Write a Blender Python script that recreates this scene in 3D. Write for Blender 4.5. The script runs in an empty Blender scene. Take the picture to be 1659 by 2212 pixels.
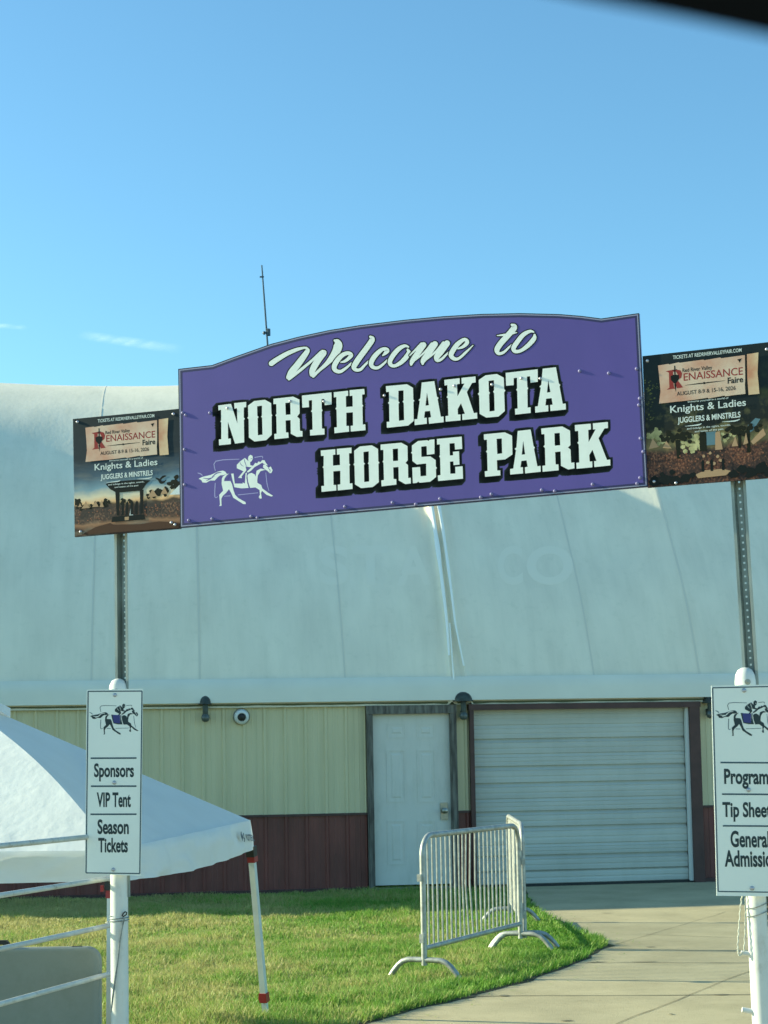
import bpy, bmesh, math, random
import numpy as np
from mathutils import Vector, Matrix, noise
from mathutils.geometry import tessellate_polygon
random.seed(7); rng = np.random.default_rng(7)
R = math.radians
sc = bpy.context.scene
col = sc.collection

# ------------------------------------------------------------------ camera
F, U0, PITCH, ROLL = 3600.0, 829.5, R(5), R(-1.0)      # lens in pixels of a 1659 x 2212 frame
SH = (1646 - F*math.tan(PITCH) - 1106)/2212
V0 = 1106 + SH*2212
EYE = Vector((0, 0, 1.5))
cam = bpy.data.cameras.new('camera')
cam.sensor_fit = 'VERTICAL'; cam.sensor_height = 36; cam.sensor_width = 27
cam.lens = F/2212*36; cam.shift_y = SH; cam.clip_start = .02; cam.clip_end = 3000
cam.dof.use_dof = True; cam.dof.focus_distance = 8.2; cam.dof.aperture_fstop = 11.5
cob = bpy.data.objects.new('camera', cam); col.objects.link(cob)
CM = Matrix.Rotation(R(90)+PITCH, 3, 'X') @ Matrix.Rotation(ROLL, 3, 'Z')
cob.matrix_world = Matrix.Translation(EYE) @ CM.to_4x4()
sc.camera = cob

# ------------------------------------------------------------------ light
SUN_EL, SUN_A = R(20), R(12.7)                          # sun low at the left, a little behind the building
SDIR = Vector((-math.cos(SUN_A)*math.cos(SUN_EL), math.sin(SUN_A)*math.cos(SUN_EL), math.sin(SUN_EL)))
wd = bpy.data.worlds.new('World'); sc.world = wd; wd.use_nodes = True
nt = wd.node_tree; nt.nodes.clear()
sky = nt.nodes.new('ShaderNodeTexSky'); sky.sky_type = 'NISHITA'; sky.sun_disc = False
sky.sun_elevation = SUN_EL; sky.sun_rotation = R(360) - (R(90)-SUN_A)
sky.air_density = 1.0; sky.dust_density = .6; sky.ozone_density = 2.0; sky.altitude = 300
tint = nt.nodes.new('ShaderNodeMix'); tint.data_type = 'RGBA'; tint.blend_type = 'MULTIPLY'
tint.inputs[0].default_value = 1; tint.inputs[7].default_value = (.66, 1.02, 1.03, 1)
bg = nt.nodes.new('ShaderNodeBackground'); bg.inputs[1].default_value = .135
wo = nt.nodes.new('ShaderNodeOutputWorld')
nt.links.new(sky.outputs[0], tint.inputs[6]); nt.links.new(tint.outputs[2], bg.inputs[0]); nt.links.new(bg.outputs[0], wo.inputs[0])
sl = bpy.data.lights.new('sun', 'SUN'); sl.energy = 5.0; sl.angle = R(.5); sl.color = (1, .96, .66)
so = bpy.data.objects.new('sun', sl); col.objects.link(so)
so.rotation_euler = (-SDIR).to_track_quat('-Z', 'Y').to_euler(); so.location = SDIR*60
vs = sc.view_settings; vs.view_transform = 'Standard'; vs.look = 'None'; vs.gamma = 1; vs.exposure = 0.85
sc.cycles.max_bounces = 6; sc.cycles.transparent_max_bounces = 12

# ------------------------------------------------------------------ from the photo's pixels to points in the place
def ray(u, v): return CM @ Vector(((u-U0)/F, -(v-V0)/F, -1))
def PY(u, v, y):
    d = ray(u, v); return EYE + d*(y/d.y)
def PG(u, v, z=0.0):
    d = ray(u, v); return EYE + d*((z-EYE.z)/d.z)
class Plane:
    def __init__(s, p, n): s.p = Vector(p); s.n = Vector(n).normalized()
    def at(s, u, v, off=0.0):
        d = ray(u, v); return EYE + d*((s.p-EYE).dot(s.n)/d.dot(s.n)) + s.n*off
def zoom(x0, y0, x1, w=1659.0):
    k = (x1-x0)/w*1659/3024; a, b = x0*1659/3024, y0*1659/3024
    return lambda p: (a+p[0]*k, b+p[1]*k)
def quad(c):
    (a, b, d, e) = [Vector(q) for q in c]                # TL TR BR BL
    return lambda s, t: tuple((a*(1-s)+b*s)*(1-t) + (e*(1-s)+d*s)*t)

# ------------------------------------------------------------------ materials
def mat(name, c, rough=.6, metal=0, var=0.0, scale=4.0, c2=None, bump=0.0, bscale=60.0, stretch=(1, 1, 1), spec=.5, trans=0.0, lo=.35, hi=.65, det=6):
    m = bpy.data.materials.new(name); m.use_nodes = True
    n = m.node_tree; L = n.links; b = n.nodes['Principled BSDF']
    b.inputs['Roughness'].default_value = rough; b.inputs['Metallic'].default_value = metal
    b.inputs['Specular IOR Level'].default_value = spec
    c = (*c, 1); b.inputs['Base Color'].default_value = c
    co = n.nodes.new('ShaderNodeTexCoord'); mp = n.nodes.new('ShaderNodeMapping'); mp.inputs['Scale'].default_value = stretch
    L.new(co.outputs['Object'], mp.inputs[0])
    if var or c2:
        ns = n.nodes.new('ShaderNodeTexNoise'); ns.inputs['Scale'].default_value = scale; ns.inputs['Detail'].default_value = det
        L.new(mp.outputs[0], ns.inputs['Vector'])
        rp = n.nodes.new('ShaderNodeValToRGB'); rp.color_ramp.elements[0].position = lo; rp.color_ramp.elements[1].position = hi
        d = c2 if c2 else tuple(x*(1-var) for x in c[:3])
        rp.color_ramp.elements[0].color = (*d[:3], 1); rp.color_ramp.elements[1].color = c
        L.new(ns.outputs['Fac'], rp.inputs[0]); L.new(rp.outputs[0], b.inputs['Base Color'])
    if bump:
        nb = n.nodes.new('ShaderNodeTexNoise'); nb.inputs['Scale'].default_value = bscale; nb.inputs['Detail'].default_value = 4
        L.new(mp.outputs[0], nb.inputs['Vector'])
        bp = n.nodes.new('ShaderNodeBump'); bp.inputs['Strength'].default_value = bump; bp.inputs['Distance'].default_value = .02
        L.new(nb.outputs['Fac'], bp.inputs['Height']); L.new(bp.outputs[0], b.inputs['Normal'])
    if trans:
        tr = n.nodes.new('ShaderNodeBsdfTranslucent'); tr.inputs[0].default_value = c
        mx = n.nodes.new('ShaderNodeMixShader'); mx.inputs[0].default_value = trans
        out = n.nodes['Material Output']
        L.new(b.outputs[0], mx.inputs[1]); L.new(tr.outputs[0], mx.inputs[2]); L.new(mx.outputs[0], out.inputs[0])
    return m
M = dict(
 fabric=mat('roof_fabric', (.93, .84, .66), .65, var=.11, scale=1.6, stretch=(1.8, 1, .6), bump=.10, bscale=10, lo=.3, hi=.7, det=10),
 seam=mat('seam_highlight', (.97, .95, .88), .35),  # near-white colour standing in for highlights on the seam ridges
 weld=mat('weld_strip', (.74, .68, .55), .6),
 ghost=mat('faded_letter_cloth', (.905, .82, .65), .65),
 skirt=mat('skirt_fabric', (.82, .78, .65), .65, var=.07, scale=2),
 siding=mat('tan_steel_siding', (.70, .61, .385), .5, var=.10, scale=.8, bump=.03),
 wains=mat('brown_steel_siding', (.22, .058, .046), .5, var=.25, scale=2),
 trim=mat('brown_trim', (.09, .038, .033), .55, var=.3, scale=6),
 eave=mat('olive_eave_trim', (.12, .13, .06), .6, var=.3, scale=8),
 oldwood=mat('weathered_frame', (.20, .19, .16), .8, c2=(.075, .065, .055), scale=5, stretch=(6, 6, .8), bump=.2, bscale=30),
 door=mat('white_door_paint', (.70, .68, .62), .45, var=.05, scale=3),
 odoor=mat('overhead_door_paint', (.585, .585, .525), .5, var=.14, scale=1.5, stretch=(.4, 1, 3)),
 steel=mat('brushed_steel', (.35, .34, .30), .35, .9, var=.2, scale=20),
 dark=mat('dark_plastic', (.012, .014, .014), .5),
 lampm=mat('old_lamp_metal', (.07, .09, .075), .55, .2, c2=(.03, .035, .03), scale=12),
 lampg=mat('lamp_glass', (.10, .12, .11), .15, 0, var=.3, scale=20),
 camw=mat('camera_housing', (.74, .75, .72), .4),
 galv=mat('galvanised_steel', (.47, .48, .445), .5, .45, var=.35, scale=25, det=8),
 chan=mat('galvanised_channel', (.33, .375, .35), .5, .4, c2=(.19, .225, .21), scale=18, stretch=(1, 1, .25)),
 white=mat('white_post_paint', (.70, .70, .66), .35, var=.07, scale=9),
 rail=mat('gate_paint', (.56, .57, .53), .4, var=.2, scale=14),
 board=mat('white_sign_face', (.84, .86, .80), .4, var=.04, scale=3),
 ink=mat('dark_sign_ink', (.010, .028, .034), .5),
 line=mat('sign_line_ink', (.03, .075, .105), .5),
 blueink=mat('blue_ink', (.03, .035, .19), .5),
 purple=mat('purple_sign_face', (.094, .062, .285), .45, c2=(.084, .057, .26), scale=2.2),
 cream=mat('sign_letter_white', (.80, .84, .79), .45, var=.05, scale=30),
 black=mat('sign_black', (.008, .018, .021), .6, spec=.25),
 navy=mat('sign_navy', (.018, .016, .085), .5),
 lilac=mat('sign_lilac', (.36, .34, .60), .5),
 edge=mat('sign_edge', (.26, .26, .38), .45),
 bolt=mat('bolt_zinc', (.45, .45, .50), .35, .6),
 pbolt=mat('painted_bolt', (.19, .17, .34), .5, 0),
 tent=mat('tent_cloth', (.81, .84, .85), .7, var=.05, scale=5, trans=.3, bump=.5, bscale=7),
 tentlogo=mat('tent_print', (.10, .13, .16), .7),
 red=mat('red_clip', (.30, .018, .022), .45),
 legw=mat('tent_leg_paint', (.62, .66, .63), .4, var=.1, scale=15),
 table=mat('table_plastic', (.27, .29, .255), .55, var=.08, scale=3, bump=.05, bscale=200),
 rope=mat('white_cord', (.66, .66, .55), .8, var=.3, scale=120),
 chain=mat('grey_cord', (.30, .33, .32), .6, .3, var=.4, scale=120),
 ant=mat('antenna_metal', (.02, .055, .085), .5, .2),
 car=mat('car_lining', (.0012, .0030, .0075), .9, spec=.1),
 carout=mat('car_roof_paint', (.006, .008, .012), .5, spec=.2),
 scroll=mat('parchment', (.62, .47, .35), .6, c2=(.52, .25, .16), scale=7, lo=.32, hi=.55),
 curl=mat('parchment_curl', (.66, .52, .32), .6, c2=(.5, .22, .12), scale=9),
 pred=mat('poster_red', (.28, .045, .04), .6, spec=.08),
 pdark=mat('poster_dark', (.012, .016, .016), .6, spec=.08),
 pbrown=mat('poster_brown', (.085, .045, .030), .6, spec=.08),
 pwhite=mat('poster_white', (.62, .68, .66), .6, spec=.08),
 ptent=mat('poster_tent', (.42, .27, .16), .6, spec=.08),
 pglow=mat('poster_pale', (.55, .50, .26), .6, c2=(.26, .25, .12), scale=30, spec=.08),
 pblue=mat('poster_blue', (.11, .20, .24), .6, spec=.08),
 ptree=mat('poster_tree', (.018, .020, .014), .6, spec=.08),
 leafg=mat('poster_leaf', (.16, .17, .06), .6, c2=(.02, .03, .025), scale=40, spec=.08),
 pskin=mat('poster_skin', (.27, .115, .07), .6, spec=.08),
)

def grime(m, stretch, scale, amount, lo=.45, hi=.75, tint=(.80, .82, .78)):
    n = m.node_tree; L = n.links; b = n.nodes['Principled BSDF']; src = b.inputs['Base Color'].links[0].from_socket
    co = n.nodes.new('ShaderNodeTexCoord'); mp = n.nodes.new('ShaderNodeMapping'); mp.inputs['Scale'].default_value = stretch; L.new(co.outputs['Object'], mp.inputs[0])
    ns = n.nodes.new('ShaderNodeTexNoise'); ns.inputs['Scale'].default_value = scale; ns.inputs['Detail'].default_value = 10; ns.inputs['Roughness'].default_value = .7; L.new(mp.outputs[0], ns.inputs[0])
    mr = n.nodes.new('ShaderNodeMapRange'); mr.inputs[1].default_value = lo; mr.inputs[2].default_value = hi; mr.inputs[4].default_value = amount; L.new(ns.outputs['Fac'], mr.inputs[0])
    mx = n.nodes.new('ShaderNodeMix'); mx.data_type = 'RGBA'; mx.blend_type = 'MULTIPLY'; L.new(mr.outputs[0], mx.inputs[0]); L.new(src, mx.inputs[6]); mx.inputs[7].default_value = (*tint, 1); L.new(mx.outputs[2], b.inputs['Base Color'])
grime(M['fabric'], (6, 1, .5), 1.5, .38); grime(M['fabric'], (1, 1, 1), 9, .4, .55, .72)
grime(M['siding'], (8, 1, .25), 1.2, .8); grime(M['wains'], (5, 1, .5), 1.5, 1, .4, .75, (.6, .62, .62)); grime(M['door'], (3, 1, 1), 2.2, .9, .5, .8); grime(M['odoor'], (2, 1, .6), 2.0, .5, .45, .75)
grime(M['rail'], (1, 1, 1), 30, 1, .55, .7, (.55, .5, .42)); grime(M['white'], (1, 1, .4), 16, 1, .55, .75, (.7, .68, .62)); grime(M['table'], (1, 1, 1), 6, 1, .45, .75); grime(M['purple'], (2, 2, .6), 3, .7, .5, .8, (.82, .84, .88))

# ------------------------------------------------------------------ mesh helpers
class MB:
    def __init__(s): s.v = []; s.f = []
    def add(s, v, f):
        o = len(s.v); s.v += [Vector(p) for p in v]; s.f += [tuple(i+o for i in q) for q in f]; return s
    def box(s, c, d, ax=None):
        X, Y, Z = ax if ax else (Vector((1, 0, 0)), Vector((0, 1, 0)), Vector((0, 0, 1)))
        c = Vector(c); P = []
        for k in (-1, 1):
            for j in (-1, 1):
                for i in (-1, 1): P.append(c + X*(i*d[0]/2) + Y*(j*d[1]/2) + Z*(k*d[2]/2))
        return s.add(P, [(0,2,3,1),(4,5,7,6),(0,1,5,4),(2,6,7,3),(0,4,6,2),(1,3,7,5)])
    def tube(s, pts, r, n=10, cap=True):
        pts = [Vector(p) for p in pts]; rs = r if isinstance(r, (list, tuple)) else [r]*len(pts)
        ref = None; rings = []
        for i, p in enumerate(pts):
            t = (pts[min(i+1, len(pts)-1)] - pts[max(i-1, 0)]).normalized()
            if ref is None: ref = t.orthogonal().normalized()
            a = (ref - t*ref.dot(t)); a = a.normalized() if a.length > 1e-6 else t.orthogonal().normalized()
            ref = a; b = t.cross(a)
            rings.append([p + (a*math.cos(2*math.pi*k/n) + b*math.sin(2*math.pi*k/n))*rs[i] for k in range(n)])
        V = [q for g in rings for q in g]; Fc = []
        for i in range(len(pts)-1):
            for k in range(n):
                Fc.append((i*n+k, i*n+(k+1) % n, (i+1)*n+(k+1) % n, (i+1)*n+k))
        if cap: Fc += [tuple(range(n-1, -1, -1)), tuple(range((len(pts)-1)*n, len(pts)*n))]
        return s.add(V, Fc)
    def lathe(s, o, ax, prof, n=16):
        o = Vector(o); ax = Vector(ax).normalized(); a = ax.orthogonal().normalized(); b = ax.cross(a)
        V = []; Fc = []
        for (r, h) in prof:
            for k in range(n): V.append(o + ax*h + (a*math.cos(2*math.pi*k/n)+b*math.sin(2*math.pi*k/n))*max(r, 1e-5))
        for i in range(len(prof)-1):
            for k in range(n): Fc.append((i*n+k, i*n+(k+1) % n, (i+1)*n+(k+1) % n, (i+1)*n+k))
        return s.add(V, Fc)
    def prism(s, front, back):
        n = len(front); tri = tessellate_polygon([front])
        s.add(front+back, [tuple(t) for t in tri] + [tuple(i+n for i in reversed(t)) for t in tri] + [(i, i+n, (i+1) % n+n, (i+1) % n) for i in range(n)])
        return s
    def build(s, name, m, parent=None, smooth=False, world=True):
        me = bpy.data.meshes.new(name); o0 = Vector((0, 0, 0))
        if parent is not None and world:
            q = parent
            while q is not None: o0 = o0 + q.location; q = q.parent
        me.from_pydata([tuple(p-o0) for p in s.v], [], s.f); me.update()
        ms = m if isinstance(m, list) else [m]
        for x in ms: me.materials.append(x)
        bm = bmesh.new(); bm.from_mesh(me); bmesh.ops.recalc_face_normals(bm, faces=bm.faces); bm.to_mesh(me); bm.free()
        if smooth:
            me.polygons.foreach_set('use_smooth', [True]*len(me.polygons))
            try: me.set_sharp_from_angle(angle=R(38))
            except Exception: pass
        o = bpy.data.objects.new(name, me); col.objects.link(o)
        if parent is not None: o.parent = parent
        return o
def tag(o, label=None, cat=None, group=None, kind=None):
    if label: o['label'] = label
    if cat: o['category'] = cat
    if group: o['group'] = group
    if kind: o['kind'] = kind
    return o
def thing(name, loc, label, cat, group=None):
    o = bpy.data.objects.new(name, None); col.objects.link(o); o.location = loc; o.empty_display_size = .1
    return tag(o, label, cat, group)
def dup(o, loc, rz=None, parent=None):
    c = o.copy(); col.objects.link(c); c.parent = parent
    if parent is None:
        c.location = loc
        if rz is not None: c.rotation_euler = (0, 0, rz)
    for ch in list(o.children): dup(ch, None, None, c)
    return c

# flat print on a plane: polygons / strokes / text, each lifted by its own sliver so that no two faces share a plane
class Print:
    def __init__(s, plane, base): s.pl = plane; s.off = base; s.mb = MB()
    def up(s, d=.00001): s.off += d
    def poly(s, pts, holes=(), up=.00001, shift=(0, 0)):
        loops = [[Vector((x+shift[0], y+shift[1], 0)) for x, y in pts]] + [[Vector((x+shift[0], y+shift[1], 0)) for x, y in h] for h in holes]
        tri = tessellate_polygon(loops); P = [s.pl.at(p.x, p.y, s.off) for l in loops for p in l]
        s.mb.add(P, [tuple(t) for t in tri]); s.off += up; return s
    def stroke(s, pts, grow=0.0, up=.00001, smooth=3, join=True):
        P = [Vector((p[0], p[1], p[2])) for p in pts]
        if smooth and len(P) > 2:
            Q = []
            for i in range(len(P)-1):
                a, b, c, d = P[max(i-1, 0)], P[i], P[i+1], P[min(i+2, len(P)-1)]
                for k in range(smooth):
                    t = k/smooth
                    Q.append(.5*((2*b)+(c-a)*t+(2*a-5*b+4*c-d)*t*t+(3*b-a-3*c+d)*t*t*t))
            Q.append(P[-1]); P = Q
        L_, R_ = [], []
        for i, p in enumerate(P):
            t = P[min(i+1, len(P)-1)] - P[max(i-1, 0)]; t = Vector((t.x, t.y)).normalized(); w = max(p.z, 0)+grow
            L_.append((p.x-t.y*w, p.y+t.x*w)); R_.append((p.x+t.y*w, p.y-t.x*w))
        V = [s.pl.at(*q, s.off) for q in L_+R_]; n = len(P)
        s.mb.add(V, [(i, i+1, n+i+1, n+i) for i in range(n-1)])
        if join:
            s.off += up
            for i in (range(n) if join == 'all' else (0, n-1)):
                w = max(P[i].z, 0)+grow
                if w < .2: continue
                c = [s.pl.at(P[i].x+w*math.cos(a*math.pi/6), P[i].y+w*math.sin(a*math.pi/6), s.off) for a in range(12)]
                s.mb.add(c, [tuple(range(12))]); s.off += up*.2
        s.off += up; return s
    def text(s, body, qd, bold=0.0, shear=0.0):
        cu = bpy.data.curves.new('t', 'FONT'); cu.body = body; cu.size = 1; cu.offset = bold; cu.shear = shear; cu.resolution_u = 4
        ob = bpy.data.objects.new('t', cu); col.objects.link(ob)
        dg = bpy.context.evaluated_depsgraph_get(); me = bpy.data.meshes.new_from_object(ob.evaluated_get(dg))
        co = np.array([v.co[:] for v in me.vertices]); lo = co.min(0); hi = co.max(0)
        P = [s.pl.at(*qd((c[0]-lo[0])/(hi[0]-lo[0]), 1-(c[1]-lo[1])/(hi[1]-lo[1])), s.off) for c in co]
        s.mb.add(P, [tuple(p.vertices) for p in me.polygons]); s.off += .00001
        bpy.data.objects.remove(ob); bpy.data.curves.remove(cu); bpy.data.meshes.remove(me)
        return s
    def build(s, name, m, parent): return s.mb.build(name, m, parent)
def bolt(parent, plane, uv, r=.006, h=.005, m=None):
    p = plane.at(*uv, .0)
    MB().lathe(p, plane.n, [(r*1.15, 0), (r*1.1, h*.35), (r*.8, h*.8), (r*.35, h), (0, h)], 10).build('bolt', m or M['bolt'], parent, True)

# ------------------------------------------------------------------ ground, lawn, path
g = MB().add([(-400, -60, 0), (400, -60, 0), (400, 700, 0), (-400, 700, 0)], [(0, 1, 2, 3)])
mg = mat('soil_and_thatch', (.12, .15, .035), .95, c2=(.06, .09, .02), scale=6, bump=.5, bscale=40)
tag(g.build('ground', mg), kind='structure')
bounce_lot = MB().add([(-150, -150, .008), (150, -150, .008), (150, 4.9, .008), (-2.05, 4.9, .008), (-2.6, 5.3, .008), (-150, 5.3, .008)], [(0, 1, 2, 3, 4, 5)])  # unseen pale lot, added to bounce sunlight onto the shaded fronts
tag(bounce_lot.build('bounce_ground', mat('pale_bounce_gravel', (.55, .51, .40), .95, var=.25, scale=9, bump=.4, bscale=90)), kind='structure')
edge_px = [(600, 2300), (790, 2212), (880, 2187), (1000, 2158), (1130, 2123), (1250, 2079), (1306, 2046), (1290, 2034), (1220, 2004), (1160, 1973), (1132, 1942), (1120, 1916)]
edge = [PG(u, v) for u, v in edge_px]
edge = [Vector((-2.2, 3.0, 0)), Vector((-1.6, 6.0, 0))] + edge[0:]
edge[2] = Vector((-.72, 8.75, 0))
# finer wandering edge
fe = []
for i in range(len(edge)-1):
    for k in range(6):
        p = edge[i].lerp(edge[i+1], k/6); fe.append(p + Vector((noise.noise(p*4)*.035, noise.noise(p*4+Vector((9, 3, 1)))*.035, 0)))
fe.append(edge[-1])
# straighten the corner into the wall
path_poly = fe + [Vector((edge[-1].x-.02, 24, 0)), Vector((14, 24, 0)), Vector((14, -6, 0)), Vector((-2.2, -6, 0))]
pz = .012
mp_ = mat('worn_concrete', (.53, .45, .265), .9, c2=(.41, .35, .205), scale=1.6, bump=.25, bscale=120, lo=.3, hi=.7, det=9)
grime(mp_, (1, 1, 1), 1.1, 1, .45, .7, (.80, .79, .76)); grime(mp_, (1, 1, 1), 26, .8, .56, .7, (.72, .70, .66))
mj_ = mat('concrete_joint', (.17, .16, .105), .95)
tri = tessellate_polygon([path_poly])
pb = MB().add([p+Vector((0, 0, pz)) for p in path_poly], [tuple(t) for t in tri])
n0 = len(path_poly)
pb.add([p+Vector((0, 0, pz)) for p in path_poly]+[p-Vector((0, 0, .03)) for p in path_poly], [(i, (i+1) % n0, n0+(i+1) % n0, n0+i) for i in range(n0)])
jb = MB()
for a, b, w in [((1395, 2018), (1700, 2030), .008), ((1290, 2047), (1700, 2057), .006), ((1250, 2079), (1700, 2080), .009), ((990, 2151), (1700, 2148), .011),
             ((1330, 2040), (1570, 1969), .0035), ((1330, 2212), (1640, 2088), .0045)]:
    A, B = PG(*a, pz+.003), PG(*b, pz+.003); d = (B-A).normalized(); nn = Vector((-d.y, d.x, 0)); N = 26; L1, L2 = [], []
    for i in range(N+1):
        p = A.lerp(B, i/N); ww = w*(.55+.9*abs(noise.noise(p*3.1)))
        p = p + nn*noise.noise(p*2.0)*.02
        L1.append(p+nn*ww); L2.append(p-nn*ww)
    jb.add(L1+L2, [(i, i+1, N+2+i, N+1+i) for i in range(N)])
for (u, v, a, b) in [(1405, 2045, .05, .015), (1392, 2077, .11, .012), (1560, 2148, .06, .02), (1450, 2190, .015, .015), (1290, 2078, .09, .014), (1225, 2204, .04, .016), (1310, 1972, .06, .015), (1090, 2150, .04, .03)]:
    c = PG(u, v, pz+.0045); jb.add([c+Vector((a*math.cos(t*.524)*(.7+.3*random.random()), b*math.sin(t*.524), 0)) for t in range(12)], [tuple(range(12))])
np_ = len(pb.f); pb.add(jb.v, jb.f); pth = tag(pb.build('path', [mp_, mj_]), kind='structure')
for i_, p_ in enumerate(pth.data.polygons): p_.material_index = 1 if i_ >= np_ else 0

eb = MB(); L1, L2 = [], []  # dark strip beside the lawn: edge soil plus painted shade of the grass
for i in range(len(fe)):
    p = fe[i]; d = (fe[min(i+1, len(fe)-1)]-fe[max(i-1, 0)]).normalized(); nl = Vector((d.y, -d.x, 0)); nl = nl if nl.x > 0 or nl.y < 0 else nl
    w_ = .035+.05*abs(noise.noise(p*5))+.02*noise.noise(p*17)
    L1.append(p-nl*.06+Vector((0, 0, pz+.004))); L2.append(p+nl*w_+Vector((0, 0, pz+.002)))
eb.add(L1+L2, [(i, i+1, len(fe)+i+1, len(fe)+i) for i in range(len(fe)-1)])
tag(eb.build('soil_and_shade_ground', mat('edge_soil_and_shade', (.055, .05, .025), .95, c2=(.03, .035, .015), scale=30, bump=.5, bscale=120)), kind='structure')
def in_poly(x, y, poly):
    ins = np.zeros(len(x), bool); j = len(poly)-1
    for i in range(len(poly)):
        xi, yi, xj, yj = poly[i].x, poly[i].y, poly[j].x, poly[j].y
        c = ((yi > y) != (yj > y)) & (x < (xj-xi)*(y-yi)/(yj-yi+1e-12)+xi); ins ^= c; j = i
    return ins
GR = rng.random((256, 256))
def vnoise(x, y):
    xi, yi = np.floor(x).astype(int), np.floor(y).astype(int); fx, fy = x-xi, y-yi; fx = fx*fx*(3-2*fx); fy = fy*fy*(3-2*fy); g_ = lambda i, j: GR[i % 256, j % 256]
    return (g_(xi, yi)*(1-fx)+g_(xi+1, yi)*fx)*(1-fy)+(g_(xi, yi+1)*(1-fx)+g_(xi+1, yi+1)*fx)*fy
def grass(n, x0, x1, y0, y1, h0, h1, w):
    x = rng.uniform(x0, x1, n); y = rng.uniform(y0, y1, n)
    inv = (np.abs(x) < .245*y+.6)
    k = inv & ~in_poly(x, y, path_poly) & (y < 20.0 + .133*x)
    x, y = x[k], y[k]; m = len(x)
    h = rng.uniform(h0, h1, m)*(1+.5*np.sin(x*3.1+np.cos(y*2.3)*2)*.5); a = rng.uniform(0, 2*np.pi, m); ln = rng.uniform(.2, .9, m)*h
    ta = rng.uniform(0, 2*np.pi, m); w = w*rng.uniform(.6, 1.3, m)
    cl = vnoise(x*5.5, y*5.5)*.6+vnoise(x*14+9, y*14+3)*.4; h = h*(.45+1.0*cl)*(1+.6*(vnoise(x*1.3+40, y*1.3)-.5)); w = w*(.8+.5*cl); ln = ln*(.4+1.1*cl)
    dx, dy = np.cos(a)*w, np.sin(a)*w
    lx, ly = np.cos(ta)*ln, np.sin(ta)*ln
    V = np.empty((m, 5, 3))
    V[:, 0] = np.c_[x-dx, y-dy, np.zeros(m)]; V[:, 1] = np.c_[x+dx, y+dy, np.zeros(m)]
    V[:, 2] = np.c_[x+dx*.8+lx*.35, y+dy*.8+ly*.35, h*.6]; V[:, 3] = np.c_[x-dx*.8+lx*.35, y-dy*.8+ly*.35, h*.6]
    V[:, 4] = np.c_[x+lx, y+ly, h]
    return V.reshape(-1, 3)
V = np.concatenate([grass(360000, -5.2, 3.3, 8.6, 14.2, .025, .066, .0027), grass(190000, -6, 3.2, 14.2, 20.3, .03, .06, .0036)])
# ragged longer fringe along the path
fr = []
for i in range(len(fe)-1):
    for k in range(60):
        p = fe[i].lerp(fe[i+1], random.random()); d = (fe[i+1]-fe[i]).normalized(); nl = Vector((-d.y, d.x, 0))
        p = p + nl*random.uniform(-.02, .10); h = random.uniform(.03, .085); a = random.uniform(0, 6.28); w = .0035
        ld = -nl*random.uniform(-.01, .05) + Vector((random.uniform(-.02, .02), random.uniform(-.02, .02), 0)); dx = Vector((math.cos(a)*w, math.sin(a)*w, 0))
        if p.y > 8.6 and random.random() < .05:                      # loose clippings on the concrete
            c_ = p - nl*random.uniform(.02, .35); c_.z = pz+.006; b_ = Vector((math.cos(a*3), math.sin(a*3), 0)); e_ = Vector((-b_.y, b_.x, 0))*.003
            fr += [c_-e_, c_+e_, c_+e_+b_*.02, c_-e_+b_*.02, c_+b_*.045+Vector((0, 0, .004))]
        if p.y > 8.6: fr += [p-dx, p+dx, p+dx*.8+ld*.35+Vector((0, 0, h*.6)), p-dx*.8+ld*.35+Vector((0, 0, h*.6)), p+ld+Vector((0, 0, h))]
V = np.concatenate([V, np.array([q[:] for q in fr])])
nb_ = len(V)//5
me = bpy.data.meshes.new('lawn_grass'); me.vertices.add(len(V)); me.vertices.foreach_set('co', V.ravel())
idx = (np.arange(nb_)[:, None]*5 + np.array([0, 1, 2, 3, 3, 2, 4])[None]).ravel()
me.loops.add(len(idx)); me.loops.foreach_set('vertex_index', idx)
me.polygons.add(nb_*2)
st = (np.arange(nb_)[:, None]*7 + np.array([0, 4])[None]).ravel(); me.polygons.foreach_set('loop_start', st)
me.update(calc_edges=True); me.validate()
gm = bpy.data.materials.new('grass_blades'); gm.use_nodes = True; n = gm.node_tree; L = n.links; b = n.nodes['Principled BSDF']; b.inputs['Roughness'].default_value = .55; b.inputs['Specular IOR Level'].default_value = .3
ge = n.nodes.new('ShaderNodeNewGeometry'); n1 = n.nodes.new('ShaderNodeTexNoise'); n1.inputs['Scale'].default_value = 1.1; n1.inputs['Detail'].default_value = 5
sx = n.nodes.new('ShaderNodeSeparateXYZ'); L.new(ge.outputs['Position'], sx.inputs[0]); L.new(ge.outputs['Position'], n1.inputs['Vector'])
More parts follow.
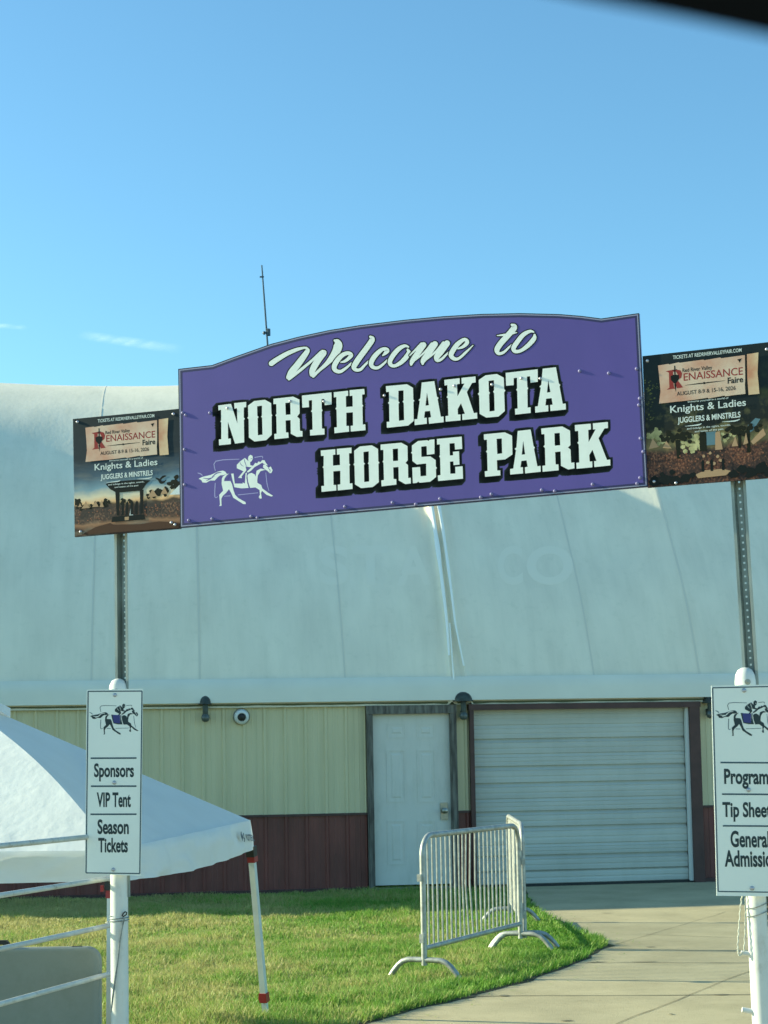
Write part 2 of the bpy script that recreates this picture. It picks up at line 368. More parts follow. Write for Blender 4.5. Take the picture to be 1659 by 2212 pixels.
# straw share: more in the trodden middle of the lawn, little along the path edge
def math_(op, a, b_=None):
    q = n.nodes.new('ShaderNodeMath'); q.operation = op
    for i, x in enumerate((a, b_)):
        if x is None: continue
        if hasattr(x, 'is_linked'): L.new(x, q.inputs[i])
        else: q.inputs[i].default_value = x
    return q.outputs[0]
e1 = math_('ADD', math_('MULTIPLY', sx.outputs[0], -.085), .02)                    # to the left drier
e2 = math_('ADD', n1.outputs['Fac'], e1)
rnd = math_('MULTIPLY', ge.outputs['Random Per Island'], .45)
n2 = n.nodes.new('ShaderNodeTexNoise'); n2.inputs['Scale'].default_value = 9; n2.inputs['Detail'].default_value = 3; L.new(ge.outputs['Position'], n2.inputs['Vector'])
e3 = math_('ADD', math_('ADD', e2, rnd), math_('MULTIPLY', math_('SUBTRACT', n2.outputs['Fac'], .5), .5))
rp = n.nodes.new('ShaderNodeValToRGB'); cr = rp.color_ramp; cr.elements[0].position = .42; cr.elements[0].color = (.095, .255, .027, 1); cr.elements[1].position = 1.1; cr.elements[1].color = (.52, .48, .19, 1)
x_ = cr.elements.new(.68); x_.color = (.215, .40, .058, 1); x_ = cr.elements.new(.86); x_.color = (.375, .42, .125, 1)
L.new(e3, rp.inputs[0]); L.new(rp.outputs[0], b.inputs['Base Color'])
tr = n.nodes.new('ShaderNodeBsdfTranslucent'); L.new(rp.outputs[0], tr.inputs[0]); mx = n.nodes.new('ShaderNodeMixShader'); mx.inputs[0].default_value = .35
L.new(b.outputs[0], mx.inputs[1]); L.new(tr.outputs[0], mx.inputs[2]); L.new(mx.outputs[0], n.nodes['Material Output'].inputs[0])
me.materials.append(gm); go = bpy.data.objects.new('lawn_grass', me); col.objects.link(go)
tag(go, 'short mown grass, green by the path and straw coloured at the left', 'grass', kind='stuff')

# ------------------------------------------------------------------ the fabric-roofed building
YAW = R(7.6); O = Vector((0, 19.6, 0)); ex = Vector((math.cos(YAW), math.sin(YAW), 0)); en = Vector((-math.sin(YAW), math.cos(YAW), 0))
WP = Plane(O, -en)
def W(u, v):
    p = WP.at(u, v) - O; return p.dot(ex), p.z
bld = thing('fabric_building', O, 'long white fabric-roofed building with tan and brown steel walls', 'building')
bld.rotation_euler = (0, 0, YAW)
def loc(mb, name, m, parent=bld, smooth=False): return mb.build(name, m, parent, smooth, world=False)
A0, A1 = -11.0, 15.0
prof = [(-.06, 2.155), (-.035, 2.2), (.02, 2.42), (.17, 2.8), (.40, 3.3), (.65, 3.75), (.95, 4.2), (1.27, 4.66), (1.62, 5.08), (2.05, 5.5), (2.5, 5.86), (3.0, 6.2), (3.7, 6.58), (4.5, 6.92), (5.5, 7.22), (6.6, 7.42), (8.0, 7.5)]
prof = prof + [(16-s, z) for s, z in reversed(prof[:-1])]
frames_ = [W(u, 1505)[0] for u in (-115, 432, 985, 1515)]
sp = frames_[2]-frames_[1]
fr_all = [frames_[0]-sp*2, frames_[0]-sp, *frames_, frames_[3]+sp, frames_[3]+2*sp, frames_[3]+3*sp, frames_[3]+4*sp]
cols = set()
for i in range(len(fr_all)-1):
    a, b2 = fr_all[i], fr_all[i+1]
    for k in range(14): cols.add(round(a+(b2-a)*k/14, 4))
    for d in (.03, .07, .12): cols.add(round(a+d, 4)); cols.add(round(a-d, 4))
    mseam = a+(b2-a)*.565
    for d in (-.03, -.012, 0, .012, .03): cols.add(round(mseam+d, 4))
big = frames_[2]
for k in range(-14, 19): cols.add(round(big+k*.02, 4))
cols = sorted(c for c in cols if A0 <= c <= A1)
# resample the profile finely
pf = []
for i in range(len(prof)-1):
    for k in range(3):
        t = k/3; a = prof[max(i-1, 0)]; b2 = prof[i]; c = prof[i+1]; d = prof[min(i+2, len(prof)-1)]
        pf.append(tuple(.5*((2*b2[j])+(c[j]-a[j])*t+(2*a[j]-5*b2[j]+4*c[j]-d[j])*t*t+(3*b2[j]-a[j]-3*c[j]+d[j])*t**3) for j in (0, 1)))
pf.append(prof[-1])
def gauss(x, s): return math.exp(-(x/s)**2)
def disp(a, s, z):
    hh = min(max((z-2.3)/2.5, 0), 1); top = min(max((s-1.2)/2.2, 0), 1)
    i = max(k for k in range(len(fr_all)-1) if fr_all[k] <= a+1e-6) if a >= fr_all[0] else 0
    t = (a-fr_all[i])/(fr_all[i+1]-fr_all[i])
    d = -(.17*(1-top)+.03*top)*hh*(1-(2*t-1)**2)
    d += .012*noise.noise(Vector((a*1.6, z*1.1, 3)))*hh*(1-.6*top) + .004*noise.noise(Vector((a*6, z*2.0, 8)))
    if abs(a-big) < .36 and s < 8:
        q = min(max((z-2.25)/.9, 0), 1)
        d += .050*gauss(a-(big-.045-.02*(1-q)), .028) + .038*gauss(a-(big+.055+.10*(1-q)), .026) - .012*gauss(a-big, .02) - .008*gauss(a-(big-.13), .04) - .007*gauss(a-(big+.15+.08*(1-q)), .04)
        d += .02*(1-q)*gauss(a-(big-.01), .02)
    return d
fb = MB(); nc = len(cols); V = []
for j, (s, z) in enumerate(pf):
    t0, t1 = pf[max(j-1, 0)], pf[min(j+1, len(pf)-1)]; tx, tz = t1[0]-t0[0], t1[1]-t0[1]; l = math.hypot(tx, tz); ns_, nz_ = -tz/l, tx/l
    for a in cols:
        d = disp(a, s, z); V.append(Vector((a, s+ns_*d, z+nz_*d)))
def roof_at(z):
    for i in range(len(pf)-1):
        if pf[i][1] <= z <= pf[i+1][1]:
            t = (z-pf[i][1])/(pf[i+1][1]-pf[i][1]); return pf[i][0]*(1-t)+pf[i+1][0]*t
    return -.05
fb.add(V, [(j*nc+i, j*nc+i+1, (j+1)*nc+i+1, (j+1)*nc+i) for j in range(len(pf)-1) for i in range(nc-1)])
roof = loc(fb, 'fabric_roof', M['fabric'], smooth=True)
from mathutils.bvhtree import BVHTree
bvh = BVHTree.FromPolygons(fb.v, fb.f)
def surf(a, z, out):                                   # a point just off the front of the cloth
    h, nn_, _, _ = bvh.ray_cast(Vector((a, -3, z)), Vector((0, 1, 0)))
    if h is None: return Vector((a, roof_at(z), z))
    nn_ = nn_ if nn_.y < 0 else -nn_
    return h + nn_*out
wl = MB()
for i in range(len(fr_all)-1):
    ms = fr_all[i]+(fr_all[i+1]-fr_all[i])*.565
    for (a0, w_) in ((ms, .010),)+(((fr_all[i], .012),) if i != 4 else ()):
        if not A0 < a0 < A1: continue
        n_ = 60; L1, L2 = [], []
        for k_ in range(n_+1):
            z = 2.22+5.0*k_/n_; L1.append(surf(a0-w_, z, .0015)); L2.append(surf(a0+w_, z, .0035))
        wl.add(L1+L2, [(k_, k_+1, n_+2+k_, n_+1+k_) for k_ in range(n_)])
loc(wl, 'weld_seam', M['weld'], smooth=True)
class RoofPlane:
    def at(s, u, v, off=0.0):
        d = ray(u, v); e = EYE-O
        h, nn_, _, _ = bvh.ray_cast(Vector((e.dot(ex), e.dot(en), e.z)), Vector((d.dot(ex), d.dot(en), d.z)))
        nn_ = nn_ if nn_.y < 0 else -nn_
        return h + nn_*.0016
zg = zoom(1100, 1950, 2500, 952); RP = RoofPlane()
class Flat:
    def at(s, u, v, off=0.0): return Vector((u, v, 0))
for ch, x0, x1 in (('S', 105, 185), ('T', 195, 290), ('A', 312, 405), ('C', 583, 650), ('O', 660, 785)):
    q_ = Print(Flat(), 0); q_.text(ch, quad([zg(p_) for p_ in ((x0, 137), (x1, 134), (x1+3, 240), (x0+3, 242))]), .03)
    bm = bmesh.new(); vv = [bm.verts.new(p_) for p_ in q_.mb.v]
    for f_ in q_.mb.f: bm.faces.new([vv[k_] for k_ in f_])
    bmesh.ops.triangulate(bm, faces=bm.faces)
    for _ in range(6):
        lng = [e_ for e_ in bm.edges if e_.calc_length() > 7]
        if not lng: break
        bmesh.ops.subdivide_edges(bm, edges=lng, cuts=1); bmesh.ops.triangulate(bm, faces=bm.faces)
    bm.verts.index_update(); q2_ = MB(); q2_.add([RP.at(v_.co.x, v_.co.y) for v_ in bm.verts], [tuple(v_.index for v_ in f_.verts) for f_ in bm.faces]); bm.free()
    loc(q2_, 'faded_letter', M['ghost'], smooth=True)
fl_ = MB()  # pale strips that paint the bright highlights along the big seam
for c0, c1, w0, w1, zlo in ((-.045, -.065, .038, .017, 2.75), (.055, .15, .026, .013, 2.62), (-.012, -.03, .010, .012, 2.45)):
    zhi = 5.6 if c0 > -.03 and c0 < 0 else 6.4
    zhi = 3.15 if c0 == -.012 else zhi
    L1, L2 = [], []; n_ = 46
    for i in range(n_+1):
        z = zlo+(zhi-zlo)*i/n_; q = min(max((z-2.25)/.9, 0), 1); a = big+c0+(c1-c0)*(1-q)+.006*noise.noise(Vector((z*1.3, 2, 7))); w_ = w1+(w0-w1)*min(1, (z-zlo)/2.2)
        w_ *= .75+.5*abs(noise.noise(Vector((z*2.3, 5, c0*9))))
        s0 = roof_at(z) - .075
        L1.append(Vector((a-w_, s0+.012, z))); L2.append(Vector((a+w_, s0+.012, z)))
        L1[-1].y += 0
    mid = [(p+q_)/2+Vector((0, -.014, 0)) for p, q_ in zip(L1, L2)]
    m0 = n_+1; fl_.add(L1+mid+L2, [(k_*m0+i, k_*m0+i+1, (k_+1)*m0+i+1, (k_+1)*m0+i) for k_ in range(2) for i in range(n_)])
loc(fl_, 'seam_highlight_strip', M['seam'], smooth=True)
# skirt flap along the eave, a hem of double cloth
z0s, z1s = W(829, 1515)[1], W(829, 1463)[1]
sb = MB(); N = 120; V = []
def roof_s(z):
    for i in range(len(pf)-1):
        if pf[i][1] <= z <= pf[i+1][1]:
            t = (z-pf[i][1])/(pf[i+1][1]-pf[i][1]); return pf[i][0]*(1-t)+pf[i+1][0]*t
    return -.05
for j in range(5):
    z = z0s+(z1s-z0s)*j/4
    for i in range(N+1):
        a = A0+(A1-A0)*i/N; bul = .008*math.sin(a*9)+.01*noise.noise(Vector((a*2, z*3, 1)))
        V.append(Vector((a, min(roof_s(z), .06) - .085 + .035*(j == 4) - bul*.3 - (.05 if abs(a-big) < .2 else 0)*0, z)))
sb.add(V, [(j*(N+1)+i, j*(N+1)+i+1, (j+1)*(N+1)+i+1, (j+1)*(N+1)+i) for j in range(4) for i in range(N)])
for i in range(N): pass
sk = loc(sb, 'roof_skirt', M['skirt'], smooth=True)
# ghost of old lettering, a shade cleaner than the cloth, is too faint to build
ze = W(829, 1518)[1]
loc(MB().box(((A0+A1)/2, -.02, ze-.012), (A1-A0, .05, .03)), 'eave_trim', M['eave'])
zt = W(700, 1758)[1]; zb = W(700, 1903)[1]; zb = max(zb, .03)
def ribbed(a0, a1, zlo, zhi, y0):
    mb = MB(); pts = []; st_ = .2373; ph = W(660, 1600)[0]
    k0 = math.ceil((a0-ph)/st_); pts.append((a0, y0)); k = k0
    while ph+k*st_ < a1:
        c = ph+k*st_
        for d, h in ((-.026, 0), (-.012, .019), (.012, .019), (.026, 0)):
            if a0 < c+d < a1: pts.append((c+d, y0-h))
        for d in (.09, .148):
            if c+d+.012 < a1: pts += [(c+d-.008, y0), (c+d, y0-.004), (c+d+.008, y0)]
        k += 1
    pts.append((a1, y0)); n_ = len(pts)
    mb.add([(x, y, zlo) for x, y in pts]+[(x, y, zhi) for x, y in pts], [(i, i+1, n_+i+1, n_+i) for i in range(n_-1)])
    return mb
dL, dR = W(793, 1700)[0], W(987, 1700)[0]; gL, gR = W(1015, 1700)[0], W(1512, 1700)[0]
ups, los = MB(), MB()
for a, b2 in ((A0, dL), (dR, gL), (gR, A1)):
    m1 = ribbed(a, b2, zt, ze-.02, 0.0); ups.add(m1.v, m1.f)
    m1 = ribbed(a, b2, .03, zt-.02, 0.0); los.add(m1.v, m1.f)
wall = loc(ups, 'upper_siding', M['siding']); wn = loc(los, 'lower_siding', M['wains'])
tb = MB()
for a, b2 in ((A0, dL), (dR, gL), (gR, A1)): tb.box(((a+b2)/2, -.012, zt-.01), (b2-a-.004, .04, .028))
for a, b2 in ((A0, dL), (gR, A1)): tb.box(((a+b2)/2, -.02, .03), (b2-a-.004, .05, .05))
loc(tb, 'wall_trim', M['trim'])
loc(MB().box((A0-.05, 8, 1.1), (.1, 16, 2.2)).box((A1+.05, 8, 1.1), (.1, 16, 2.2)).box(((A0+A1)/2, 15.9, 1.1), (A1-A0, .1, 2.2)).box(((A0+A1)/2, .30, 1.1), (A1-A0, .04, 2.1)), 'rear_wall', M['siding'])
ends = MB()
for a in (A0-.02, A1+.02):
    ends = MB(); P = [Vector((a, s, z)) for s, z in pf[2:-2:3]]; ends.add(P, [tuple(t) for t in tessellate_polygon([[Vector((p.y, p.z, 0)) for p in P]])])
    loc(ends, 'end_wall', M['fabric'])
# --- entrance door
door = thing('x', (0, 0, 0), None, None); bpy.data.objects.remove(door)
dl, dr, dtop, dbot = W(806, 1700)[0], W(973, 1700)[0], W(890, 1537)[1], W(890, 1911)[1]
fm = MB()
ft = ze-.03
for a, b2 in ((dL, dl), (dr, dR)):
    fm.box(((a+b2)/2, -.025, (ft-.11)/2+.01), (b2-a, .09, ft-.11-.0)).box(((a+b2)/2-.001, -.008, (ft-.1)/2), ((b2-a)*.5, .14, ft-.13))
fm.box(((dL+dR)/2, -.028, ft-.055), (dR-dL+.006, .1, .10))
frm = loc(fm, 'door_frame', M['oldwood'])
dm = MB(); dm.box(((dl+dr)/2, .03, (dtop+dbot)/2), (dr-dl, .045, dtop-dbot))
dr_ = loc(dm, 'door', M['door'])
pm_ = MB()
for (u0, u1, v0, v1) in [(838, 876, 1564, 1592), (901, 939, 1564, 1592), (836, 876, 1621, 1731), (902, 941, 1621, 1731), (838, 876, 1774, 1866), (903, 942, 1774, 1866)]:
    a0, zt1 = W(u0, v0); a1, zb1 = W(u1, v1); c = ((a0+a1)/2, .0075, (zt1+zb1)/2); w_, h_ = a1-a0, zt1-zb1
    for (q, dd) in (((c[0], c[1], zt1), (w_+.02, .011, .018)), ((c[0], c[1], zb1), (w_+.02, .011, .018)), ((a0, c[1], c[2]), (.018, .0105, h_-.018)), ((a1, c[1], c[2]), (.018, .0105, h_-.018))): pm_.box(q, dd)
    pm_.add([(a0+.04, .0075, zb1+.04), (a1-.04, .0075, zb1+.04), (a1-.04, .0075, zt1-.04), (a0+.04, .0075, zt1-.04), (a0+.06, .002, zb1+.06), (a1-.06, .002, zb1+.06), (a1-.06, .002, zt1-.06), (a0+.06, .002, zt1-.06)], [(4, 5, 6, 7), (0, 1, 5, 4), (1, 2, 6, 5), (2, 3, 7, 6), (3, 0, 4, 7)])
loc(pm_, 'door_panel', M['door'], dr_)
ha, hz = W(959, 1752)
hm = MB().box((ha, -.002, hz), (.085, .02, .20)).lathe((ha, -.01, hz+.005), (0, -1, 0), [(.024, 0), (.024, .02), (.014, .03), (.014, .045), (.032, .05), (.034, .075), (.02, .085), (0, .086)], 14)
loc(hm, 'door_handle', M['steel'], dr_, True)
loc(MB().box(((dl+dr)/2, -.03, .02), (dr-dl+.04, .16, .05)), 'door_sill', M['steel'], dr_)
# --- overhead door
ol, orr = W(1024, 1700)[0], W(1484, 1700)[0]; otop = W(1250, 1529)[1]; obot = max(W(1300, 1915)[1], .03)
om = MB(); pts = [(.05, obot)]
vs_ = [1915, 1880, 1847, 1823, 1785, 1751.5, 1724, 1690, 1654, 1627.5, 1595, 1565, 1530]
for i in range(len(vs_)-1):
    zA, zB = W(1250, vs_[i])[1], W(1250, vs_[i+1])[1]; h = zB-zA
    zA = max(zA, obot)
    deep = .032 if i in (1, 2, 4, 5, 7, 8, 10) else .010
    pts += [(.05+deep, zA+.001), (.05+deep, zA+.006), (.05, zA+.014)]
    pts += [(.048, zA+h*.30), (.052, zA+h*.34), (.052, zA+h*.42), (.048, zA+h*.46), (.048, zA+h*.64), (.052, zA+h*.68), (.052, zA+h*.76), (.048, zA+h*.80)]
pts.append((.05, otop)); n_ = len(pts)
om.add([(ol, s, z) for s, z in pts]+[(orr, s, z) for s, z in pts], [(i, i+1, n_+i+1, n_+i) for i in range(n_-1)])
od = loc(om, 'overhead_door', M['odoor'])
loc(MB().box(((ol+orr)/2, .045, obot-.008), (orr-ol, .05, .03)), 'bottom_seal', M['dark'], od)
tm = MB(); a = W(1490, 1700)[0]
tm.box((gL+(ol-gL)/2, -.03, (ze-.1)/2), (ol-gL, .11, ze-.1)).box(((a+gR)/2, -.032, (ze-.1)/2), (gR-a, .12, ze-.1))
tm.box(((gL+gR)/2, -.035, ze-.068), (gR-gL+.02, .13, .068))
loc(tm, 'overhead_door_trim', M['trim'], od)
loc(MB().box(((orr+a)/2, .0, (obot+otop)/2), (a-orr, .07, otop-obot)), 'door_stop', M['camw'], od)
loc(MB().box(((A0+A1)/2, .02, .0), (A1-A0, .1, .055)), 'foundation', M['dark'])
# --- wall lamps and camera (fixed to the wall)
def lamp(u, v_top, v_bot, wpx, label):
    a, zt_ = W(u, v_top); _, zb_ = W(u, v_bot); w_ = W(u+wpx/2, v_top)[0]-a
    root = thing('wall_lamp', O+ex*a+Vector((0, 0, zb_)), label, 'lamp', 'old lamps along the eave'); root.rotation_euler = (0, 0, YAW)
    H = zt_-zb_; hd = H*.36
    mb = MB(); V = []; Fc = []; n_ = 14
    for j in range(7):
        th = j/6*math.pi/2
        for i in range(n_+1):
            ph = math.pi*i/n_
            V.append(Vector((-w_*math.cos(ph)*math.cos(th), -.03-.16*math.sin(ph)*math.cos(th), H-hd+hd*math.sin(th))))
    for j in range(6):
        for i in range(n_): Fc.append((j*(n_+1)+i, j*(n_+1)+i+1, (j+1)*(n_+1)+i+1, (j+1)*(n_+1)+i))
    mb.add(V, Fc); mb.box((0, -.02, H-hd*.5), (w_*1.7, .03, hd*.8))
    loc(mb, 'lamp_hood', M['lampm'], root, True)
    loc(MB().tube([(0, -.09, H*.75), (0, -.11, H*.5), (0, -.1, H*.25)], [.03, .034, .03], 10), 'lamp_arm', M['lampm'], root, True)
    loc(MB().lathe((0, -.09, H*.28), (0, -.25, -1), [(.025, 0), (.045, .02), (.05, .05), (.042, .08), (.022, .095), (0, .097)], 14), 'lamp_globe', M['lampg'], root, True)
    loc(MB().box((0, -.03, H*.2), (.05, .06, .08)), 'junction_box', M['lampm'], root)
lamp(443, 1502, 1558, 29, 'small hooded wall lamp left of the round camera')
lamp(997, 1493, 1556, 46, 'large hooded wall lamp between the entry door and the garage door')
lamp(1527, 1504, 1547, 26, 'hooded wall lamp at the right end of the garage door')
a, z = W(521.3, 1548)
cr_ = thing('security_camera', O+ex*a+Vector((0, 0, z)), 'round white security camera with a black eye on the tan wall', 'camera'); cr_.rotation_euler = (0, 0, YAW)
loc(MB().lathe((0, -.0, 0), (0, -1, -.1), [(.0, 0), (.098, 0), (.098, .035)], 20).lathe((0, -.03, 0), (0, -1, -.15), [(.088, 0), (.088, .03), (.078, .06), (.055, .075), (.046, .07)], 20), 'housing', M['camw'], cr_, True)
loc(MB().lathe((0, -.03, 0), (0, -1, -.15), [(.048, .068), (.045, .08), (.03, .1), (0, .108)], 18), 'lens_dome', M['dark'], cr_, True)

# --- antenna mast on the roof
Y_ = 24.0; A_, B_ = PY(565.5, 573, Y_), PY(578, 745, Y_); D_ = (B_-A_).normalized(); base = A_+D_*((A_.z-7.0)/-D_.z)
an = thing('antenna_mast', base, 'thin dark antenna mast rising above the purple sign', 'antenna')
MB().tube([base, A_.lerp(base, .3), A_], [.016, .013, .010], 8).build('mast', M['ant'], an, True)
k = zoom(950, 1000, 1150, 1106)
q1, q2 = PY(*k((402, 500)), Y_), PY(*k((492, 498)), Y_)
MB().tube([q1, q2], .012, 8).build('cross_bracket', M['ant'], an)
q1, q2 = PY(*k((500, 1720)), Y_), PY(*k((590, 1705)), Y_)
MB().tube([q1, q2], [.013, .011], 8).lathe(q1, (1, 0, 0), [(0, -.03), (.028, -.01), (.028, .01), (0, .03)], 8).lathe(q2, (0, 0, 1), [(.03, -.05), (.03, .05)], 8).build('clamp', M['ant'], an)

# ------------------------------------------------------------------ sign posts (perforated channel)
YL, YR = 7.0, 6.15
SP = Plane((PY(258, 1100, YL-.05)), (-.3256, -.9455, 0))
sd = Vector((.9455, -.3256, 0))
def channel(top, bot, y, label, wpx):
    T, B = PY(*top, y), PY(*bot, y); ax = (B-T); L_ = ax.length; ax.normalize()
    root = thing('sign_post', B+ax*.9, label, 'post', 'steel posts of the big sign')
    X = (sd-ax*sd.dot(ax)).normalized(); N = X.cross(ax); N = N if N.y > 0 else -N
    w = wpx/F*y/2*1.12; pr = [(-w, 0), (-w*.62, 0), (-w*.40, .030), (w*.40, .030), (w*.62, 0), (w, 0)]; th = .003
    def strip(mb, pts, s0, s1):
        n_ = len(pts); V = []
        for s_ in (s0, s1):
            for (x, d) in pts: V.append(T+ax*s_+X*x+N*d)
            for (x, d) in pts: V.append(T+ax*s_+X*x+N*(d+th))
        f = []
        for i in range(n_-1): f += [(i, i+1, 2*n_+i+1, 2*n_+i), (n_+i, 3*n_+i, 3*n_+i+1, n_+i+1)]
        f += [(0, 2*n_, 3*n_, n_), (n_-1, 2*n_-1, 4*n_-1, 3*n_-1)]
        mb.add(V, f)
    mb = MB(); L2 = L_+.9
    strip(mb, [pr[0], pr[1], pr[2], (-w*.13, .030)], -.32, L2); strip(mb, [(w*.13, .030), pr[3], pr[4], pr[5]], -.32, L2)
    s_ = -.32; hs = w*.26
    while s_ < L2:
        strip(mb, [(-w*.13, .030), (w*.13, .030)], s_, min(s_+.0254-hs, L2)); s_ += .0254
    mb.build('channel', M['chan'], root)
    return root
channel((260.5, 1150), (263, 1470), YL, 'galvanised perforated post under the left poster', 28)
channel((1594, 1035), (1622, 1470), YR, 'galvanised perforated post under the right poster', 29)

# ------------------------------------------------------------------ the purple sign
z1, z2 = zoom(700, 1200, 1700), zoom(1600, 1200, 2600)
outl = [z1(p) for p in [(28, 1460), (15, 425), (235, 400), (290, 380), (370, 350), (450, 322), (620, 262), (800, 215), (1000, 172), (1200, 140)]] + [z2(p) for p in [(0, 105), (250, 82), (500, 67), (750, 62), (1000, 68), (1150, 80), (1280, 97), (1525, 62), (1582, 1192)]]
def inset(poly, d):
    n_ = len(poly); out = []; ar = sum(poly[i][0]*poly[(i+1) % n_][1]-poly[(i+1) % n_][0]*poly[i][1] for i in range(n_)); sg = 1 if ar > 0 else -1
    for i in range(n_):
        p, a, b2 = Vector(poly[i]), Vector(poly[i-1]), Vector(poly[(i+1) % n_])
        e1, e2 = (p-a).normalized(), (b2-p).normalized(); m1, m2 = Vector((-e1.y, e1.x))*sg, Vector((-e2.y, e2.x))*sg
        q = (m1+m2); q = q/max(q.dot(q)/2, .3) if q.length > 1e-6 else m1
        out.append(tuple(p+q*d))
    return out
def ring(pr_, a, b2):
    n_ = len(a); pr_.mb.add([pr_.pl.at(*p, pr_.off) for p in a]+[pr_.pl.at(*p, pr_.off) for p in b2], [(i, (i+1) % n_, n_+(i+1) % n_, n_+i) for i in range(n_)]); pr_.up()
bs = thing('welcome_sign', SP.at(890, 1100), 'purple arched welcome sign with big white slab letters', 'sign')
T0 = .018
MB().prism([SP.at(*p, T0) for p in outl], [SP.at(*p, 0) for p in outl]).build('sign_panel', M['purple'], bs)
pr = Print(SP, T0+.00015); ring(pr, outl, inset(outl, 2.0)); pr.build('edge_line', M['black'], bs)
pr = Print(SP, T0+.00015); ring(pr, inset(outl, 2.0), inset(outl, 4.4)); pr.build('rim', M['edge'], bs)
pr = Print(SP, T0+.00015); i1, i2 = inset(outl, 4.4), inset(outl, 9.0); ring(pr, i1, i2); pr.build('border', M['navy'], bs)
